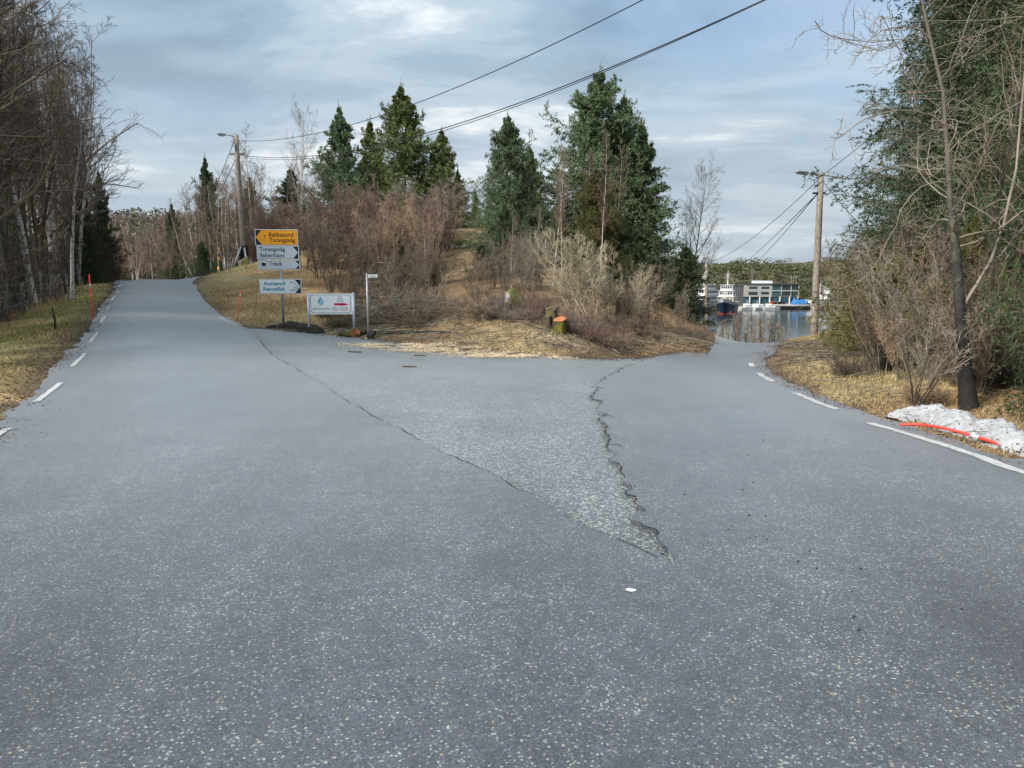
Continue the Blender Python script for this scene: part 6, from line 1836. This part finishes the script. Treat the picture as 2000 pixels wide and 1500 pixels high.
def harbour_building():
    Y = 388; k = Y / F
    x0 = pix(1457, 590, Y)[0]; z0 = -12.65
    root = empty("harbour_building", (x0, Y, z0), "grey three storey harbour building with glazed right half", "building", rz=-.05)
    def X(px): return (px - 1457) * k
    def Z(py): return pix(1457, py, Y)[2] - z0
    W, Hh = X(1557), Z(555.5)
    g0 = Z(579.5)
    # walls: solid left part, open glazed right part
    mb = MB()
    mb.box((X(1481), 6, (g0 + Hh) / 2), (X(1505) - X(1457), 12, Hh - g0)); link("wall", mb.mesh("wall", [M['b_grey']]), root)
    mb = MB(); mb.box(((X(1505) + W) / 2, 6.35, (g0 + Hh) / 2), (W - X(1505) - .1, 11.3, Hh - g0 - .1)); wg = link("glazed_wing", mb.mesh("glazed_wing", [M['b_dark']]), root)
    mb = MB(); mb.box((W / 2, 6.5, g0 / 2), (W - .8, 10.8, g0)); gf = link("ground_floor", mb.mesh("ground_floor", [M['glass_teal']]), root)
    for px in (1464, 1483, 1502, 1521.5, 1540, 1556):
        mb = MB(); mb.box((X(px), .25, g0 / 2), (.5, .5, g0)); link("column", mb.mesh("column", [M['b_white']]), root)
    mb = MB(); mb.box((W / 2, 6, Hh + .25), (W + .8, 13, .5)); rf = link("roof", mb.mesh("roof", [M['b_roof']]), root)
    mb = MB(); mb.box((X(1493), 7, Hh + 1.15), (X(1512) - X(1479), 7, 1.4)); link("roof_cabin", mb.mesh("roof_cabin", [M['b_white']]), rf)
    for (a, b, c, d) in [(1462, 559.8, 1477.5, 564.2), (1485, 559.8, 1500, 564.2), (1461, 569.8, 1478.5, 576), (1485, 569.8, 1500, 575)]:
        mb = MB(); mb.box(((X(a) + X(c)) / 2, -.02, (Z(b) + Z(d)) / 2), (X(c) - X(a), .12, Z(b) - Z(d))); wd = link("window", mb.mesh("window", [M['b_roof']]), root)
        nn = 4
        for q in range(nn):
            cx = X(a) + (X(c) - X(a)) * (q + .5) / nn
            mb = MB(); mb.box((cx, -.09, (Z(b) + Z(d)) / 2), ((X(c) - X(a)) / nn - .22, .04, Z(b) - Z(d) - .3)); link("pane", mb.mesh("pane", [M['glass']]), wd)
    for (b, d) in ((558.5, 566.5), (569, 576.5)):
        for q, (a, c) in enumerate([(1506, 1514.5), (1515, 1523), (1524.5, 1533), (1533.5, 1541.5), (1543, 1549), (1549.5, 1555.5)]):
            mb = MB(); mb.box(((X(a) + X(c)) / 2, .62, (Z(b) + Z(d)) / 2), (X(c) - X(a), .1, Z(b) - Z(d))); link("glazing_pane", mb.mesh("glazing_pane", [M['glass_teal'] if q < 2 else M['glass']]), wg)
    for px in (1505.5, 1523.8, 1542.2, 1556.6):
        mb = MB(); mb.box((X(px), .3, (g0 + Hh) / 2), (.35, .5, Hh - g0)); link("facade_fin", mb.mesh("facade_fin", [M['b_grey']]), wg)
    mb = MB(); mb.box(((X(1505) + W) / 2, .3, Z(567.8)), (W - X(1505), .45, .55)); link("spandrel", mb.mesh("spandrel", [M['b_grey']]), wg)
    r2 = empty("warehouse", (pix(1427, 590, Y + 6)[0], Y + 6, z0), "dark metal clad warehouse left of the glazed harbour building", "building", rz=-.05)
    wx = (1457 - 1424) * k
    mb = MB(); mb.box((wx / 2 - .6, 8, Hh * .5 - .5), (wx, 16, Hh - .8)); bdy = link("wall", mb.mesh("wall", [M['b_dark']]), r2)
    for q in range(9):
        mb = MB(); mb.box((wx * (q + .5) / 9 - .6, -.06, Hh * .5 - .5), (.12, .12, Hh - 1)); link("cladding_rib", mb.mesh("cladding_rib", [M['b_roof']]), bdy)
    mb = MB(); mb.box((wx / 2 - .6, 8, Hh - .75), (wx + .6, 16.5, .4)); link("roof", mb.mesh("roof", [M['b_roof']]), r2)
harbour_building()

def quay():
    Y = 368; k = Y / F
    x0 = pix(1515, 600, Y)[0]
    root = empty("quay", (x0, Y, WATER), "concrete quay faced with black tyres below the harbour building", "quay")
    w = (1640 - 1515) * k
    mb = MB(); mb.box((w / 2, 8, .95), (w, 16, 2.1), 0, 0, 0, .1); link("deck", mb.mesh("deck", [M['concrete']]), root)
    for q in range(26):
        mb = MB(); a = np.linspace(0, 2 * math.pi, 13)
        mb.tube([(.6 + q * 1.15 + .45 * math.cos(t), -.22, .75 + .62 * math.sin(t)) for t in a], .2, 6, 0, False)
        link("tyre", mb.mesh("tyre", [M['tyre']], True), root)
    mb = MB(); mb.box((15.2, -.06, .6), (30, .1, 1.3)); link("fender_wall", mb.mesh("fender_wall", [M['tyre']]), root)
quay()

def vessel(label, px, Y, rz, Ln, Bm, hull_m, sup_m, low=False):
    x = pix(px, 600, Y)[0]
    root = empty("fishing_vessel", (x, Y, WATER), label, "ship", rz=rz)
    n = 16; s = np.linspace(0, 1, n)
    def ring(s_, f):
        b = Bm / 2 * min(1, (1 - s_) * 3.2) ** .55 * (.86 if s_ < .05 else 1)
        fl = .75 + .25 * f
        return b * fl
    def hull(z0, z1, mat, nm, sheer=1.0, y_in=0):
        V = []
        for s_ in s:
            sh = sheer * max(0, s_ - .45) ** 2 * 7
            rake = 2.0 * s_
            for f, z in ((0, z0), (1, z1)):
                b = ring(s_, f if nm != "boot_stripe" else .2)
                zz = z + ((sh if f else (sh if z0 > 1 else 0)) if nm != 'boot_stripe' else 0)
                xx = (s_ - .5) * Ln + (rake * (zz / 5) if s_ > .7 else 0)
                V += [(xx, -b, zz), (xx, b, zz)]
        Fc = []
        for q in range(n - 1):
            a = q * 4; b = a + 4
            Fc += [[a, b, b + 2, a + 2], [a + 1, a + 3, b + 3, b + 1], [a + 2, b + 2, b + 3, a + 3]]
        Fc += [[0, 2, 3, 1], [(n - 1) * 4, (n - 1) * 4 + 1, (n - 1) * 4 + 3, (n - 1) * 4 + 2]]
        mb = MB(); mb.add(V, Fc); return link(nm, mb.mesh(nm, [mat]), root)
    hull(-.6, .5, M['ship_red'], "boot_stripe"); hull(.5, 3.2, hull_m, "hull"); hull(3.2, 4.6, M['ship_white'], "bulwark")
    tiers = [(.02, .42, 4.4, 2.7, Bm * .80, sup_m), (.05, .36, 7.1, 2.6, Bm * .72, M['ship_white']), (.10, .33, 9.7, 2.5, Bm * .6, M['ship_white'])]
    if low: tiers = tiers[:2]
    for q, (a, b, z, h_, w, mt) in enumerate(tiers):
        L0 = Ln * .52
        cx = -L0 * .1 + (a - .1) * 2
        ln = (b - a) * Ln * 1.25
        mb = MB(); mb.box((cx + 3, 0, z + h_ / 2), (ln, w, h_), 0, 0, 0, .15); sp_ = link("deckhouse" if q < len(tiers) - 1 else "wheelhouse", mb.mesh("deckhouse", [mt]), root)
        nw = max(4, int(ln / 1.7))
        for side in (-1, 1):
            for u in range(nw):
                mb = MB(); mb.box((cx + 3 - ln / 2 + ln * (u + .5) / nw, side * (w / 2 + .02), z + h_ * .62), (ln / nw * .62, .08, h_ * .34)); link("window", mb.mesh("window", [M['glass']]), sp_)
        for u in range(5):
            mb = MB(); mb.box((cx + 3 + ln / 2 + .02, w * (u - 2) / 5.4, z + h_ * .62), (.08, w / 5.4 * .7, h_ * .36)); link("window", mb.mesh("window", [M['glass']]), sp_)
        mb = MB(); mb.box((cx + 3, 0, z + h_ + .08), (ln + .8, w + .8, .14)); link("deck_edge", mb.mesh("deck_edge", [M['ship_white']]), sp_)
    zt = tiers[-1][2] + tiers[-1][3]
    for (mx, hh) in ((1.5, 6.5), (Ln * .33, 8)):
        zb = zt if mx < 5 else 4.5
        mb = MB(); mb.tube([(mx, 0, zb - .3), (mx, 0, zb + hh)], [.28, .1], 8)
        for z_, w_ in ((.45, 2.6), (.7, 1.8)):
            mb.box((mx, 0, zb + hh * z_), (.15, w_, .15))
        mb.box((mx + .4, 0, zb + hh * .55), (.5, 1.6, .25))
        link("mast", mb.mesh("mast", [M['ship_white']]), root)
    mb = MB(); mb.tube([(-Ln * .28, 0, 4), (-Ln * .28, 0, 12.5)], .3, 8); mb.tube([(-Ln * .28, 0, 11.5), (-Ln * .05, 0, 9.5)], .18, 6); link("crane", mb.mesh("crane", [M['ship_white']]), root)
vessel("large fishing vessel with navy hull and cream deckhouse moored at the quay", 1420, 330, math.radians(-112), 30, 8.5, M['ship_navy'], M['ship_cream'])
vessel("white fishing vessel moored behind the navy hulled one", 1376, 352, math.radians(-130), 36, 10, M['ship_white'], M['ship_white'])
vessel("low white vessel lying beyond the shrubs right of the quay", 1625, 372, .2, 26, 7, M['ship_white'], M['ship_white'], True)

def small_boat(px, Y, rz):
    x = pix(px, 600, Y)[0]
    root = empty("small_boat", (x, Y, WATER), "small white motor boat moored left of the tyre faced quay", "boat", "small white boats", rz)
    V = []; n = 9
    for q in range(n):
        s_ = q / (n - 1); b = 1.3 * min(1, (1 - s_) * 2.6) ** .6
        V += [((s_ - .5) * 8, -b * .7, -.2), ((s_ - .5) * 8, b * .7, -.2), ((s_ - .5) * 8.6, -b, 1.0 + .4 * s_), ((s_ - .5) * 8.6, b, 1.0 + .4 * s_)]
    Fc = []
    for q in range(n - 1):
        a = q * 4; b = a + 4
        Fc += [[a, b, b + 2, a + 2], [a + 1, a + 3, b + 3, b + 1], [a + 2, b + 2, b + 3, a + 3]]
    Fc += [[0, 2, 3, 1]]
    mb = MB(); mb.add(V, Fc); link("hull", mb.mesh("hull", [M['ship_white']]), root)
    mb = MB(); mb.box((-.6, 0, 1.9), (3.2, 1.9, 1.6), 0, 0, 0, .25); cb = link("cabin", mb.mesh("cabin", [M['ship_white']]), root)
    mb = MB(); mb.box((1.02, 0, 2.1), (.08, 1.6, .7)); link("windscreen", mb.mesh("windscreen", [M['glass']]), cb)
    mb = MB(); mb.tube([(-1, 0, 2.6), (-1, 0, 4.6)], .06, 6); link("mast", mb.mesh("mast", [M['ship_white']]), root)
for q, (px, Y) in enumerate([(1462, 360), (1474, 364), (1486, 360), (1498, 364), (1508, 358), (1455, 366)]):
    small_boat(px, Y, (.2, 2.6, .4, 3.0, .1, 2.9)[q])

def parked_car(px, mat, label):
    Y = 377; x = pix(px, 592, Y)[0]
    root = empty("parked_car", (x, Y, WATER + 1.98), label, "car")
    prof = [(-2.1, .35), (2.1, .35), (2.15, .8), (1.3, .95), (.7, 1.5), (-1.0, 1.5), (-1.6, .98), (-2.15, .9)]
    mb = MB(); mb.prism(prof, -.85, .85); bd = link("body", mb.mesh("body", [mat]), root)
    mb = MB(); mb.prism([(-1.35, 1.0), (1.1, 1.0), (.62, 1.42), (-.95, 1.42)], -.87, .87); link("side_windows", mb.mesh("side_windows", [M['glass']]), bd)
    for wx in (-1.3, 1.3):
        for wy in (-.8, .8):
            mb = MB(); mb.tube([(wx, wy - .1, .32), (wx, wy + .1, .32)], .32, 12); link("wheel", mb.mesh("wheel", [M['tyre']]), root)
parked_car(1510, M['ship_red'], "red car parked on the quay apron")
parked_car(1519, M['ship_white'], "white car parked beside the red car on the quay")
parked_car(1526, M['ship_navy'], "navy car parked beside the white car on the quay")
parked_car(1605, M['ship_red'], "red car beyond the pole on the right part of the quay")

def tarp_heap(px0, px1, Y, h_, label):
    a = pix(px0, 590, Y); b = pix(px1, 590, Y)
    w = b[0] - a[0]; n, m = 26, 12
    s = np.linspace(0, 1, n)[:, None]; t = np.linspace(-1, 1, m)[None]
    Z = h_ * np.clip(np.minimum(s / .12, (1 - s) / .1), 0, 1) ** .5 * np.sqrt(np.clip(1 - t ** 2, 0, 1)) * (1 + 1.2 * fbm(s * 7 + t * 0, t * 2 + 3 + s * 0, 5))
    V = np.stack([np.broadcast_to(s * w, Z.shape), np.broadcast_to(t * 2.6, Z.shape), Z], -1).reshape(-1, 3)
    i = np.arange(n - 1)[:, None] * m; j = np.arange(m - 1)[None]
    Fq = np.stack([i + j, i + j + m, i + j + m + 1, i + j + 1], -1).reshape(-1, 4)
    tag(link("tarpaulin_heap", mesh_from("tarp", V, [Fq], [M['tarp']]), None, (a[0], Y, WATER + 1.95)), label, "tarpaulin")
tarp_heap(1546, 1581, 373, 2.6, "heap under bright blue tarpaulin on the quay")
for q, (px, lean) in enumerate([(1467.2, 0), (1470, 0)]):
    Y = 430; x = pix(px, 540, Y)[0]; z0 = Hs(x, Y)
    zt = pix(px, 521, Y)[2]
    mb = MB(); mb.tube([(0, 0, -.5), (0, 0, zt - z0)], .13, 6); mb.box((.4 - .8 * q, 0, zt - z0 - .8), (1.4, .2, .2))
    tag(link("power_pole", mb.mesh("power_pole", [M['wood_pole']]), None, (x, Y, z0)), "pale power pole of the pair standing in the pine wood", "pole", "paired power poles")
Y = 425; x = pix(1550, 550, Y)[0]; z0 = Hs(x, Y)
root = empty("power_pylon", (x, Y, z0), "three legged timber power pylon right of the harbour building", "pylon")
zt = pix(1550, 538, Y)[2] - z0
for q in (-1, 0, 1):
    mb = MB(); mb.tube([(q * 2.0, 0, -.5), (q * 1.2, 0, zt)], .22, 6); link("leg", mb.mesh("leg", [M['wood_pole']]), root)
mb = MB(); mb.box((0, 0, zt - 1.2), (5.5, .3, .3)); link("cross_arm", mb.mesh("cross_arm", [M['wood_pole']]), root)
